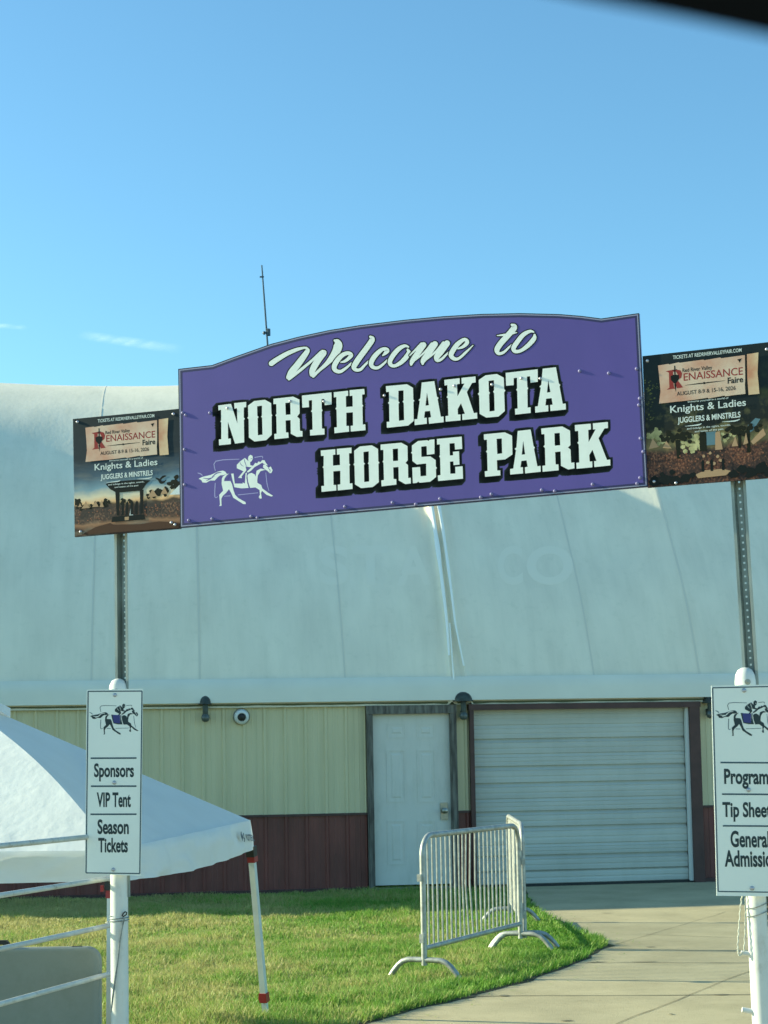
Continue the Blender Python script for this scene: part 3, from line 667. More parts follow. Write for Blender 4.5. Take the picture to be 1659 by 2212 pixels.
# letters traced from the photo (coordinates of the enlarged crops)
ZA, ZB, ZC, ZD = zoom(840, 1500, 1160), zoom(1120, 1500, 1460), zoom(1490, 1470, 1830), zoom(1800, 1420, 2250)
ZE, ZF, ZG = zoom(1240, 1720, 1560), zoom(1530, 1690, 1850), zoom(1880, 1640, 2430)
LET = [
(ZA, [(138,518),(398,484),(528,885),(520,572),(468,585),(462,470),(708,446),(706,552),(660,560),(658,760),(682,790),(660,818),(668,1270),(480,1295),(335,850),(338,1195),(395,1190),(396,1305),(155,1330),(150,1210),(200,1205),(200,865),(178,843),(198,822),(196,605),(143,618)], []),
(ZA, [(745,520),(870,428),(1090,402),(1215,470),(1222,690),(1240,717),(1225,745),(1228,1115),(1115,1225),(875,1252),(762,1170),(758,800),(730,772),(750,745)], [[(930,535),(1030,522),(1028,720),(1010,745),(1032,770),(1040,1112),(945,1125),(940,780),(962,752),(935,730)]]),
(ZB, [(-178,360),(-178,461),(-124,461),(-119,649),(-142,678),(-122,701),(-116,1026),(-163,1035),(-159,1134),(112,1108),(108,1005),(62,1005),(55,775),(150,768),(155,1030),(270,1090),(380,1082),(378,980),(330,972),(325,745),(278,700),(325,635),(320,375),(200,318)], [[(50,440),(145,430),(150,660),(58,668)]]),
(ZB, [(368,298),(935,238),(938,468),(805,482),(798,362),(745,368),(748,555),(765,580),(748,610),(752,930),(800,932),(802,1045),(525,1065),(522,958),(572,950),(565,625),(542,600),(562,570),(562,385),(500,392),(503,520),(375,530)], []),
(ZB, [(978,235),(1252,205),(1255,300),(1210,312),(1215,518),(1342,508),(1338,300),(1285,308),(1282,195),(1562,170),(1572,272),(1522,282),(1525,470),(1545,492),(1528,520),(1535,855),(1582,848),(1588,962),(1305,988),(1302,880),(1348,872),(1345,618),(1218,628),(1220,880),(1270,880),(1272,990),(992,1020),(988,910),(1040,905),(1032,575),(1008,550),(1030,520),(1028,325),(982,335)], []),
(ZC, [(172,265),(575,228),(692,295),(698,520),(720,545),(700,570),(705,930),(600,1020),(192,1062),(188,950),(240,945),(235,610),(210,585),(235,560),(232,372),(178,378)], [[(412,352),(510,345),(512,535),(492,560),(515,590),(522,915),(422,928),(415,600),(435,577),(412,555)]]),
(ZC, [(860,195),(1100,168),(1150,465),(1182,490),(1165,520),(1225,850),(1278,845),(1280,955),(1000,985),(990,870),(1038,860),(1018,738),(920,748),(905,875),(955,868),(958,985),(725,1012),(720,900),(775,895),(822,550),(798,530),(832,500)], [[(960,385),(998,628),(932,640)]]),
(ZD, [(-167,294),(55,269),(57,349),(17,357),(24,532),(125,345),(85,350),(82,265),(285,243),(288,330),(235,338),(160,470),(262,775),(308,768),(312,852),(95,875),(92,790),(132,785),(75,632),(28,715),(30,795),(68,795),(68,880),(-147,898),(-149,819),(-108,811),(-115,562),(-134,543),(-119,524),(-123,369),(-162,375)], []),
(ZD, [(332,295),(430,228),(595,208),(695,262),(700,425),(718,450),(700,475),(710,745),(618,825),(440,840),(345,785),(338,520),(318,497),(338,475)], [[(475,308),(552,298),(555,440),(540,464),(556,490),(562,740),(488,752),(482,500),(495,480),(478,460)]]),
(ZD, [(722,192),(1185,140),(1188,322),(1082,335),(1075,240),(1030,245),(1035,395),(1050,414),(1036,435),(1040,695),(1083,690),(1085,772),(860,797),(857,712),(895,708),(890,455),(872,437),(888,415),(886,262),(838,268),(838,370),(728,378)], []),
(ZD, [(1258,132),(1450,110),(1492,345),(1515,367),(1502,388),(1548,640),(1592,636),(1595,722),(1370,745),(1365,658),(1402,652),(1388,558),(1308,566),(1298,665),(1338,660),(1340,748),(1150,768),(1148,680),(1188,675),(1230,410),(1210,390),(1238,365)], [[(1340,295),(1370,470),(1320,478)]]),
(ZE, [(152,295),(448,268),(450,378),(400,385),(402,605),(545,590),(540,375),(482,380),(480,262),(778,235),(780,348),(728,352),(732,560),(755,585),(735,610),(742,968),(798,960),(800,1078),(500,1108),(498,990),(552,985),(550,708),(408,718),(412,998),(465,995),(470,1108),(170,1138),(165,1020),(222,1015),(212,660),(188,635),(212,605),(212,402),(158,408)], []),
(ZE, [(832,300),(950,212),(1195,190),(1318,262),(1325,515),(1350,542),(1328,568),(1335,940),(1212,1038),(975,1062),(850,985),(840,605),(815,580),(838,550)], [[(1022,325),(1130,312),(1130,530),(1110,554),(1132,580),(1140,925),(1038,938),(1032,590),(1055,562),(1028,540)]]),
(ZF, [(-133,330),(-131,440),(-75,440),(-73,650),(-95,675),(-73,705),(-63,1050),(-118,1060),(-113,1180),(190,1145),(188,1035),(132,1030),(125,795),(232,785),(238,1060),(370,1135),(485,1122),(482,1005),(430,1010),(425,745),(375,705),(420,650),(415,360),(290,292)], [[(115,420),(222,410),(225,658),(122,668)]]),
(ZF, [(505,350),(628,258),(815,240),(845,255),(868,232),(965,222),(965,520),(812,538),(805,360),(695,372),(700,582),(880,570),(990,645),(992,775),(1018,805),(995,835),(998,990),(880,1085),(665,1108),(632,1085),(605,1110),(525,1118),(512,800),(672,785),(682,975),(798,965),(795,715),(605,735),(515,665),(512,520),(485,495),(508,470)], []),
(ZF, [(1015,215),(1520,168),(1530,418),(1385,432),(1375,300),(1272,308),(1278,555),(1345,548),(1340,478),(1465,465),(1475,738),(1355,750),(1350,672),(1280,678),(1288,925),(1392,918),(1388,785),(1538,770),(1548,1025),(1040,1072),(1032,958),(1090,950),(1080,600),(1058,570),(1078,545),(1075,325),(1018,330)], []),
(ZG, [(90,222),(340,198),(425,238),(430,460),(345,518),(245,528),(250,650),(285,648),(287,708),(105,725),(102,660),(135,655),(130,442),(115,425),(130,408),(127,285),(93,288)], [[(242,275),(303,270),(308,447),(250,455)]]),
(ZG, [(492,182),(645,165),(680,362),(697,378),(685,395),(725,600),(763,595),(765,665),(580,685),(577,612),(610,605),(597,530),(535,537),(525,612),(553,610),(556,685),(403,698),(402,632),(440,627),(472,410),(455,394),(477,378)], [[(557,298),(580,458),(540,463)]]),
(ZG, [(770,153),(1020,128),(1112,178),(1117,350),(1087,378),(1118,403),(1125,558),(1163,555),(1165,625),(1090,638),(1005,595),(1000,425),(935,432),(942,578),(975,578),(978,648),(787,665),(785,595),(820,590),(815,385),(797,365),(813,345),(808,218),(775,222)], [[(927,210),(990,204),(996,350),(932,357)]]),
(ZG, [(1168,112),(1358,95),(1360,165),(1328,170),(1332,315),(1415,162),(1385,165),(1382,92),(1560,75),(1562,148),(1520,152),(1450,268),(1550,525),(1588,520),(1590,590),(1400,610),(1397,540),(1425,535),(1378,405),(1340,468),(1345,545),(1375,542),(1377,612),(1190,630),(1187,560),(1222,555),(1215,340),(1197,322),(1213,305),(1208,180),(1172,185)], []),
]
for w0, w1 in ((0, 5), (5, 11), (11, 16), (16, 20)):       # one part per word, its black block shadow under it
    prb, prw = Print(SP, T0+.00015), Print(SP, T0+.0003)
    for z_, o_, h_ in LET[w0:w1]:
        o2 = [z_(p) for p in o_]
        for k_ in range(7):
            sx_, sy_ = -7.4*k_/6, 8.6*k_/6
            for a in range(8):
                r_ = 5.4
                prb.poly(o2, (), up=0, shift=(sx_+r_*[1, 1, 0, -1, -1, -1, 0, 1][a], sy_+r_*[0, 1, 1, 1, 0, -1, -1, -1][a]))
        prw.poly(o2, [[z_(p) for p in q] for q in h_])
    wd_ = prw.build('block_word', M['cream'], bs); prb.build('word_shadow', M['black'], wd_)
# script "Welcome to"
ZH, ZI, ZJ = zoom(1050, 1330, 1370), zoom(1290, 1310, 1640), zoom(1600, 1260, 2140)
SCR = [
 (ZH, [[(130,545,52),(240,468,50),(440,350,44),(640,265,36),(780,228,24),(850,225,20)],
       [(840,235,20),(868,285,46),(770,430,60),(650,590,66),(540,720,64),(478,825,46)],
       [(490,865,26),(640,745,30),(820,600,28),(950,490,26),(1060,390,28),(1140,310,26)],
       [(1175,300,36),(1205,330,52),(1120,430,62),(1030,560,66),(965,690,60),(955,770,44)],
       [(985,800,34),(1100,690,30),(1250,555,42),(1370,420,64),(1455,290,82),(1490,180,88),(1470,105,62),(1420,75,22)]]),
 (ZI, [[(275,570,10),(350,550,26),(430,490,32),(468,435,38),(410,400,34),(310,435,40),(215,530,45),(155,640,46),(170,715,40),(260,745,32),(370,680,24),(470,590,18)]]),
 (ZI, [[(825,95,22),(862,145,48),(780,275,50),(660,435,52),(565,570,52),(520,660,46),(560,712,32),(640,705,28),(720,625,22),(795,550,18)]]),
 (ZI, [[(1055,445,12),(1110,395,34),(1135,350,46),(1075,322,32),(990,372,40),(890,480,45),(840,590,42),(870,658,35),(960,675,28),(1060,610,22),(1150,520,15)]]),
 (ZI, [[(1535,285,15),(1470,265,28),(1370,312,40),(1265,420,44),(1195,540,42),(1205,615,36),(1275,638,30),(1390,580,38),(1490,480,44),(1542,390,38),(1520,335,20)]]),
 (ZJ, [[(60,440,8),(130,370,12),(200,302,18)],[(225,315,34),(150,420,33),(90,505,28),(75,550,16)],[(110,510,8),(240,400,12),(325,302,18)],[(362,305,36),(290,410,35),(222,500,31),(215,540,16)],[(250,500,8),(380,390,14),(465,292,20)],[(508,295,36),(440,390,36),(385,460,34),(392,502,20),(440,488,16),(500,430,12),(540,390,8)]]),
 (ZJ, [[(640,360,8),(700,337,18),(752,285,24),(720,248,20),(640,302,28),(580,382,30),(557,440,28),(592,480,22),(650,478,16),(740,400,14),(822,320,5)]]),
 (ZJ, [[(1290,72,14),(1322,102,34),(1250,192,34),(1160,292,34),(1112,370,32),(1132,418,20),(1190,405,16),(1250,350,12),(1290,310,8)],[(1115,202,5),(1200,193,13),(1300,176,11),(1352,165,4)]]),
 (ZJ, [[(1555,160,8),(1510,150,18),(1430,192,26),(1362,272,28),(1312,350,28),(1332,393,22),(1400,383,20),(1490,318,26),(1558,240,27),(1565,195,14)]]),
]
off = T0+.00015; kb, kw = MB(), MB()
for z_, sts in SCR:
    P = [[(*z_(p), p[2]*(z_((1, 0))[0]-z_((0, 0))[0])) for p in s_] for s_ in sts]
    q = Print(SP, off)
    for s_ in P: q.stroke(s_, grow=2.4, up=0, join='all')
    kb.add(q.mb.v, q.mb.f); w_ = Print(SP, off+.00003)
    for s_ in P: w_.stroke(s_, grow=0, up=.000006, smooth=5)
    kw.add(w_.mb.v, w_.mb.f); off = w_.off+.00003
    if sts is SCR[6][1] or sts is SCR[8][1]:
        ow = kw.build('script_word', M['cream'], bs); kb.build('word_outline', M['black'], ow); kb, kw = MB(), MB()
# racehorse emblem
ZK = zoom(740, 1750, 1140)
EMB = dict(
 haunch=[(585,570),(600,535),(640,505),(700,485),(660,520),(628,570),(622,610),(725,608),(750,660),(775,760),(800,830),(850,885),(970,952),(975,985),(930,982),(770,880),(735,800),(700,742),(655,800),(600,850),(575,900),(580,1012),(540,1018),(555,990),(545,870),(540,835),(605,765),(580,650)],
 belly=[(735,490),(775,485),(795,650),(925,650),(925,630),(960,650),(970,480),(992,470),(985,560),(1000,650),(1030,720),(900,728),(790,710),(760,600)],
 chest=[(1000,520),(1020,490),(1070,475),(1125,505),(1132,540),(1150,440),(1220,405),(1300,425),(1215,447),(1172,515),(1160,600),(1165,640),(1225,672),(1245,730),(1340,800),(1420,850),(1390,862),(1310,832),(1238,768),(1222,805),(1235,890),(1205,897),(1185,870),(1205,830),(1198,755),(1130,712),(1045,722),(1012,620)],
 neck=[(990,458),(1050,400),(1105,345),(1130,310),(1160,322),(1180,290),(1215,300),(1240,268),(1280,270),(1300,310),(1335,355),(1300,345),(1240,312),(1190,342),(1120,380),(1060,440),(1010,472)],
 head=[(1258,345),(1295,340),(1345,395),(1380,370),(1412,432),(1392,478),(1365,482),(1330,445),(1285,415),(1255,385)],
 tail=[(665,492),(640,455),(600,438),(520,455),(400,510),(270,540),(205,570),(245,590),(270,632),(330,636),(395,600),(470,600),(520,545),(560,515),(610,512)],
 rider=[(1018,285),(960,232),(880,290),(828,345),(828,400),(935,450),(870,530),(848,555),(912,562),(905,535),(985,432),(970,372),(1060,385),(1090,360),(1048,350),(1045,302),(1070,285),(1090,242),(1085,200),(1050,180),(1018,208),(1010,250)])
FRM = [[(478,440,6),(485,285,7),(870,252,5)],[(1115,226,6),(1240,206,6),(1246,240,4)],[(1300,470,5),(1320,650,6),(1352,770,4)],[(1175,800,5),(845,835,6)],[(725,850,6),(620,856,5)],[(520,862,5),(470,865,7),(476,640,7)],[(190,478,5),(235,490,8),(268,520,6)]]
SLIT = [[(280,560,3),(360,572,8),(440,548,3)],[(420,545,3),(500,480,9),(580,470,3)],[(330,605,3),(400,570,7),(470,520,2)],[(1008,500,2),(990,560,5),(1025,720,5)],[(1052,250,3),(1070,243,4),(1082,240,2)],[(950,250,3),(960,300,5),(985,370,3)],[(880,300,2),(900,345,4),(940,370,2)],[(1340,400,3),(1370,430,5),(1365,470,2)],[(655,600,4),(685,545,9),(715,505,3)]]
def emblem(parent, pl, base, f, k, mbody, mframe, mslit, blanket=None):
    pr_ = Print(pl, base)
    for s_ in FRM: pr_.stroke([(*f(p), p[2]*k) for p in s_], join=False)
    fo = pr_.build('emblem_frame', mframe, parent)
    pb_ = Print(pl, pr_.off+.00004)
    for nm in ('tail', 'haunch', 'belly', 'chest', 'neck', 'head', 'rider'): pb_.poly([f(p) for p in EMB[nm]])
    pb_.build('emblem', mbody, parent); o_ = pb_.off+.00004
    if blanket:
        q = Print(pl, o_); q.poly([f(p) for p in [(770,490),(960,485),(955,700),(800,690)]]); q.build('emblem_blanket', blanket, parent); o_ = q.off+.00004
    q = Print(pl, o_)
    for s_ in SLIT: q.stroke([(*f(p), p[2]*k) for p in s_], join=False)
    q.build('emblem_detail', mslit, parent)
emblem(bs, SP, T0+.00015, ZK, ZK((1, 0))[0]-ZK((0, 0))[0], M['cream'], M['lilac'], M['purple'])
FP = Plane(SP.p+SP.n*(T0+.0002), SP.n)
FP2 = Plane(SP.p+SP.n*(T0+.0003), SP.n)
for q in [(210,706),(32,706),(52,720),(45,945),(45,1175),(72,1408),(225,1398),(480,1382),(520,1392),(780,1355),(1033,1345),(1092,1318),(1403,1292),(1555,1303)]: bolt(bs, FP, z1(q), .0062, .006, M['pbolt'])
for q in [(325,675),(735,630),(955,632),(1350,593)]: bolt(bs, FP2, z1(q), .0055, .006)
for q in [(65,1303),(220,1267),(487,1258),(556,1237),(885,1210),(970,1217),(1217,1173),(1508,1168),(1527,1130),(1548,960),(1530,873),(1520,655),(1525,612),(1505,418),(1323,447),(1133,433)]: bolt(bs, FP, z2(q), .0062, .006, M['pbolt'])
for q in [(875,482),(752,480),(560,522),(315,530),(225,553)]: bolt(bs, FP2, z2(q), .0058, .006)

# ------------------------------------------------------------------ the two posters
def poster_mat(kind):
    m = bpy.data.materials.new('printed_poster_'+kind); m.use_nodes = True; n = m.node_tree; L = n.links; b = n.nodes['Principled BSDF']; b.inputs['Roughness'].default_value = .5; b.inputs['Specular IOR Level'].default_value = .2
    uv = n.nodes.new('ShaderNodeUVMap'); uv.uv_map = 'print'; sp_ = n.nodes.new('ShaderNodeSeparateXYZ'); L.new(uv.outputs[0], sp_.inputs[0])
    def ramp(src, els):
        r = n.nodes.new('ShaderNodeValToRGB'); e = r.color_ramp.elements
        e[0].position, e[0].color = els[0][0], (*els[0][1], 1); e[1].position, e[1].color = els[-1][0], (*els[-1][1], 1)
        for p, c in els[1:-1]: x = e.new(p); x.color = (*c, 1)
        L.new(src, r.inputs[0]); return r.outputs[0]
    def ns(scale, sx=1, sy=1, det=4):
        mp = n.nodes.new('ShaderNodeMapping'); mp.inputs['Scale'].default_value = (sx, sy, 1); L.new(uv.outputs[0], mp.inputs[0])
        q = n.nodes.new('ShaderNodeTexNoise'); q.inputs['Scale'].default_value = scale; q.inputs['Detail'].default_value = det; L.new(mp.outputs[0], q.inputs[0]); return q.outputs['Fac']
    def mix(f, a, b_):
        q = n.nodes.new('ShaderNodeMix'); q.data_type = 'RGBA'; L.new(f, q.inputs[0]); L.new(a, q.inputs[6]); L.new(b_, q.inputs[7]); return q.outputs[2]
    def mth(op, a, v):
        q = n.nodes.new('ShaderNodeMath'); q.operation = op; L.new(a, q.inputs[0])
        if hasattr(v, 'is_linked'): L.new(v, q.inputs[1])
        else: q.inputs[1].default_value = v
        return q.outputs[0]
    t = sp_.outputs[1]; wob = mth('MULTIPLY', ns(5, 1, 1), .10); tw = mth('ADD', t, wob)
    if kind == 'left':
        base = ramp(tw, [(0, (.011, .021, .026)), (.40, (.013, .026, .038)), (.56, (.06, .12, .18)), (.66, (.20, .36, .46)), (.73, (.75, .70, .52)), (.77, (.85, .55, .28)), (.80, (.08, .055, .035)), (.90, (.04, .03, .026)), (.955, (.36, .20, .11)), (1.03, (.06, .034, .025))])
        cl = ramp(ns(4, 1, 4), [(.50, (0, 0, 0)), (.72, (.32, .32, .32))]); base = mix(cl, base, ramp(t, [(.3, (.03, .05, .06)), (.75, (.6, .58, .45))]))
        cr_ = ramp(ns(60, 1.0, .8, 8), [(.34, (.03, .028, .028)), (.52, (.11, .066, .048)), (.74, (.36, .22, .14))]); cr_ = mix(ramp(ns(7, 1, 1), [(.42, (0, 0, 0)), (.6, (.85, .85, .85))]), cr_, ramp(t, [(.5, (.03, .03, .032)), (1, (.04, .035, .03))])); msk = ramp(tw, [(.80, (0, 0, 0)), (.83, (1, 1, 1)), (.93, (.9, .9, .9)), (.96, (0, 0, 0))])
    else:
        base = ramp(tw, [(0, (.009, .019, .023)), (.45, (.011, .020, .022)), (.62, (.016, .020, .016)), (.74, (.22, .19, .09)), (.80, (.13, .08, .05)), (.92, (.15, .075, .05)), (1.05, (.02, .018, .018))])
        cl = ramp(ns(9, 1, 1), [(.52, (0, 0, 0)), (.75, (.7, .7, .7))]); base = mix(cl, base, ramp(t, [(.1, (.015, .03, .03)), (.35, (.07, .085, .035)), (.70, (.40, .38, .16)), (.8, (.12, .07, .05))]))
        cr_ = ramp(ns(58, 1.0, .8, 8), [(.34, (.02, .022, .024)), (.52, (.14, .06, .04)), (.74, (.42, .22, .13))]); cr_ = mix(ramp(ns(6, 1, 1), [(.45, (0, 0, 0)), (.62, (.8, .8, .8))]), cr_, ramp(t, [(.5, (.03, .028, .028)), (1, (.02, .022, .024))])); msk = ramp(tw, [(.76, (0, 0, 0)), (.80, (1, 1, 1)), (1.0, (.85, .85, .85))])
    dk = n.nodes.new('ShaderNodeMix'); dk.data_type = 'RGBA'; dk.blend_type = 'MULTIPLY'; dk.inputs[0].default_value = 1; dk.inputs[7].default_value = (.92, .84, .80, 1)
    L.new(mix(msk, base, cr_), dk.inputs[6]); L.new(dk.outputs[2], b.inputs['Base Color'])
    return m
def poster(kind, qpx, label, bolts):
    qd = quad(qpx); root = thing('event_poster', SP.at(*qd(.5, .5)), label, 'poster', 'event posters beside the purple sign')
    th = .010; N = 6; mb = MB(); G = [SP.at(*qd(i/N, j/N), th) for j in range(N+1) for i in range(N+1)]
    mb.add(G, [(j*(N+1)+i, j*(N+1)+i+1, (j+1)*(N+1)+i+1, (j+1)*(N+1)+i) for j in range(N) for i in range(N)])
    c = [SP.at(*qd(*q), th) for q in ((0, 0), (1, 0), (1, 1), (0, 1))]; d = [p-SP.n*(th-.001) for p in c]
    mb.add(c+d, [(i, (i+1) % 4, 4+(i+1) % 4, 4+i) for i in range(4)]+[(7, 6, 5, 4)])
    me = bpy.data.meshes.new('poster_panel'); me.from_pydata([tuple(p-root.location) for p in mb.v], [], mb.f); me.materials.append(poster_mat(kind)); uvl = me.uv_layers.new(name='print')
    for p in me.polygons:
        for li in p.loop_indices:
            vi = me.loops[li].vertex_index; uvl.data[li].uv = ((vi % (N+1))/N, (vi//(N+1))/N) if vi < (N+1)**2 else (0, 0)
    o = bpy.data.objects.new('poster_panel', me); col.objects.link(o); o.parent = root
    off = [th+.0001]
    def P(m, name, fn):
        p = Print(SP, off[0]); fn(p); p.build(name, M[m], root); off[0] = p.off+.00004
    pl = lambda pts: [qd(*q) for q in pts]
    k = Vector(qd(1, .5)).x-Vector(qd(0, .5)).x
    cl_ = lambda x: min(max(x, .006), .994)
    blob = lambda p, s, t, r: p.poly(pl([(cl_(s+r*(.7+.5*random.random())*math.cos(a*.524)), cl_(t+r*.85*(.7+.5*random.random())*math.sin(a*.524))) for a in range(12)]))
    if kind == 'left':
        P('ptree', 'picture_print', lambda p: [blob(p, s+random.gauss(0, r*.45), t+random.gauss(0, r*.4), r*.38) for s, t, r in [(.03,.70,.05),(.07,.73,.04),(.17,.745,.03),(.22,.735,.03),(.30,.735,.04),(.73,.70,.04),(.79,.68,.05),(.86,.69,.04),(.95,.64,.06),(.99,.66,.05),(.46,.73,.03),(.52,.735,.03)] for _ in range(12)])
        P('ptent', 'picture_print', lambda p: [p.poly(pl([(s-w, t), (s-.1*w, t-h), (s, t-h-.01), (s+w, t)])) for s, t, w, h in [(.11,.765,.04,.05),(.055,.75,.018,.025),(.20,.76,.03,.045),(.26,.765,.02,.05),(.74,.715,.045,.055),(.85,.70,.035,.05)]])
        P('pwhite', 'picture_print', lambda p: [p.poly(pl([(.90,.71),(.97,.655),(1.0,.63),(1.0,.715)])), p.poly(pl([(.52,.86),(.555,.86),(.555,.80),(.535,.78)]))])
        P('pdark', 'picture_print', lambda p: [p.poly(pl([(.30,.575),(.36,.56),(.60,.56),(.72,.575),(.68,.605),(.64,.655),(.40,.655),(.34,.62)])), p.poly(pl([(.39,.65),(.43,.65),(.425,.85),(.40,.85)])), p.poly(pl([(.62,.65),(.655,.65),(.65,.85),(.625,.85)])),
            [p.poly(pl([(x,.85),(x+.025,.85),(x+.028,.75),(x+.018,.735),(x+.004,.75)])) for x in (.445,.485,.53,.575)], p.poly(pl([(.36,.855),(.66,.855),(.67,.90),(.35,.90)])), p.stroke([(*qd(s, t), w*k) for s, t, w in ((.77,.56,.004),(.80,.575,.010),(.82,.60,.014),(.845,.60,.008),(.87,.585,.003))], join=False), p.stroke([(*qd(s, t), w*k) for s, t, w in ((.80,.585,.004),(.84,.555,.010),(.87,.55,.003))], join=False)])
        P('ptent', 'picture_print', lambda p: p.poly(pl([(.475,.865),(.515,.865),(.513,.893),(.476,.893)])))
        P('pbrown', 'picture_print', lambda p: p.poly(pl([(.06,1.0-.012),(.20,.93),(.34,.905),(.37,.925),(.62,.935),(.8,.925),(.99,.95),(.99,.988)])))
        P('pskin', 'picture_print', lambda p: [blob(p, random.uniform(.02, .36) if random.random() < .4 else random.uniform(.66, .99), random.uniform(.775, .89), random.uniform(.003, .008)) for _ in range(60)])
    else:
        P('leafg', 'picture_print', lambda p: [blob(p, s+random.gauss(0, r*.6), t+random.gauss(0, r*.6), r*.16) for s, t, r in [(.04,.22,.04),(.06,.30,.05),(.03,.38,.04),(.05,.47,.04),(.09,.26,.025)] for _ in range(12)])
        P('pglow', 'picture_print', lambda p: [blob(p, s+random.gauss(0, r*.5), t+random.gauss(0, r*.5), r*.3) for s, t, r in [(.06,.60,.06),(.12,.63,.06),(.40,.69,.07),(.34,.73,.06),(.62,.68,.05)] for _ in range(14)])
        P('pblue', 'picture_print', lambda p: [p.poly(pl([(.47,.62),(.55,.62),(.55,.72),(.47,.72)])), p.poly(pl([(.80,.60),(.86,.55),(.90,.56),(.84,.64),(.80,.66)]))])
        P('ptree', 'picture_print', lambda p: [p.poly(pl([(.42,.63),(.43,.61),(.46,.61),(.475,.63),(.475,.76),(.42,.76)])), p.poly(pl([(.23,.66),(.27,.66),(.265,.80),(.24,.80)])), p.poly(pl([(.72,.66),(.75,.66),(.745,.76),(.725,.76)])), p.poly(pl([(.79,.62),(.815,.62),(.82,.80),(.79,.80)])), [blob(p, s+random.gauss(0, .03), .63+random.gauss(0, .02), .018) for s in (.16, .2, .25, .30, .68, .72, .76, .84) for _ in range(9)]])
        P('ptent', 'picture_print', lambda p: [p.poly(pl(q)) for q in ([(.545,.63),(.58,.62),(.59,.70),(.60,.76),(.54,.76)],[(.02,.71),(.055,.63),(.10,.70)],[(.13,.71),(.16,.66),(.20,.72)],[(.67,.745),(.70,.67),(.72,.745)],[(.76,.74),(.785,.65),(.80,.73)],[(.82,.72),(.92,.63),(.94,.68),(.84,.745)])])
        P('pskin', 'picture_print', lambda p: [blob(p, random.uniform(.03, .97), random.uniform(.765, .90), random.uniform(.003, .008)) for _ in range(110)])
        P('ptent', 'picture_print', lambda p: [p.poly(pl([(.38,.93),(.46,.905),(.60,.905),(.66,.925),(.62,.955),(.40,.96)]))]+[blob(p, s, t, .014) for s, t in ((.45,.80),(.50,.78),(.56,.81),(.48,.85),(.53,.86),(.58,.84))])
        P('pdark', 'picture_print', lambda p: [blob(p, s, t, r) for s, t, r in [(.06,.96,.05),(.14,.95,.05),(.20,.90,.025),(.22,.96,.05),(.30,.95,.045),(.36,.93,.025),(.12,.91,.02),(.68,.95,.04),(.75,.92,.04),(.82,.95,.05),(.90,.92,.05),(.96,.96,.05)]]+[p.poly(pl([(x,.915),(x+.02,.915),(x+.022,.84),(x+.012,.82),(x,.84)])) for x in (.43,.50,.59)])
    P('scroll', 'scroll', lambda p: p.poly(pl([(.118,.085),(.20,.082),(.205,.087),(.28,.078),(.285,.083),(.47,.078),(.475,.084),(.60,.076),(.606,.083),(.79,.078),(.792,.20),(.785,.30),(.788,.365),(.70,.366),(.63,.369),(.625,.362),(.50,.372),(.496,.366),(.36,.372),(.24,.372),(.115,.374),(.13,.28),(.125,.18)])))
    P('pdark', 'scroll_shade', lambda p: p.poly(pl([(.790,.076),(.806,.074),(.802,.20),(.806,.37),(.788,.37)])))
    P('curl', 'scroll_curl', lambda p: p.poly(pl([(.806,.074),(.895,.070),(.885,.22),(.897,.375),(.812,.375),(.805,.25)])))
    bx = lambda s0, t0, s1, t1: (lambda s, t: qd(s0+(s1-s0)*s, t0+(t1-t0)*t))
    P('pwhite', 'web_address', lambda p: p.text('TICKETS AT REDRIVERVALLEYFAIR.COM', bx(.235, .024, .765, .052), .012))
    P('pred', 'title_print', lambda p: [p.text('ENAISSANCE', bx(.312, .165, .772, .222), .008),
        p.poly(pl([(.175,.135),(.25,.128),(.29,.14),(.302,.165),(.295,.195),(.265,.212),(.305,.27),(.26,.272),(.238,.222),(.232,.222),(.235,.262),(.25,.272),(.178,.275),(.20,.262),(.20,.148)]), [pl([(.232,.145),(.255,.146),(.268,.17),(.255,.198),(.232,.205)])])])
    P('pdark', 'scroll_print', lambda p: [p.text('Red River Valley', bx(.305, .128, .535, .166), .012), p.text('Faire', bx(.652, .232, .772, .278), .022), p.text('AUGUST 8-9 & 15-16, 2026', bx(.255, .298, .712, .333), .008),
        p.stroke([(*qd(s, t), w*k) for s, t, w in ((.32,.256,.001),(.42,.254,.004),(.46,.254,.004),(.47,.254,.010),(.48,.254,.004),(.52,.253,.004),(.63,.252,.001))], join=False, smooth=0),
        p.poly(pl([(.212,.175),(.245,.165),(.278,.175),(.276,.205),(.246,.242),(.215,.207)])), p.poly(pl([(.242,.10),(.250,.10),(.252,.165),(.241,.165)])), p.poly(pl([(.238,.24),(.254,.24),(.247,.30)])), p.poly(pl([(.228,.130),(.262,.128),(.262,.134),(.228,.136)])), p.poly(pl([(.73,.105),(.765,.10),(.755,.118),(.747,.132),(.742,.118)]))])
    P('pwhite', 'poster_print', lambda p: [p.text('Immerse yourself in a world of', bx(.34, .375, .655, .393), .008), p.text('Knights & Ladies', bx(.20, .400, .79, .470), .010), p.text('JUGGLERS & MINSTRELS', bx(.255, .492, .745, .548), .022),
        p.stroke([(*qd(s, t), w*k) for s, t, w in ((.44,.555,.002),(.41,.562,.005),(.31,.563,.001))], join=False), p.stroke([(*qd(s, t), w*k) for s, t, w in ((.74,.548,.002),(.70,.558,.005),(.60,.556,.001))], join=False),
        p.text('and indulge in the sights, sounds,', bx(.325, .576, .665, .594), .008), p.text('and tastes of the past', bx(.385, .602, .61, .620), .008)])
    pp = Plane(SP.p+SP.n*(th+.0003), SP.n)
    for q in bolts: bolt(root, pp, q, .006, .006)
z3, z4 = zoom(280, 1600, 740), zoom(2500, 1320, 3024)
poster('left', [z3(p) for p in ((42, 186), (1556, 40), (1570, 1742), (68, 1860))], 'fair poster with a bandstand picture left of the purple sign', [z3(p) for p in ((92, 222), (1455, 110), (138, 1782), (1478, 1680), (1425, 1652))])
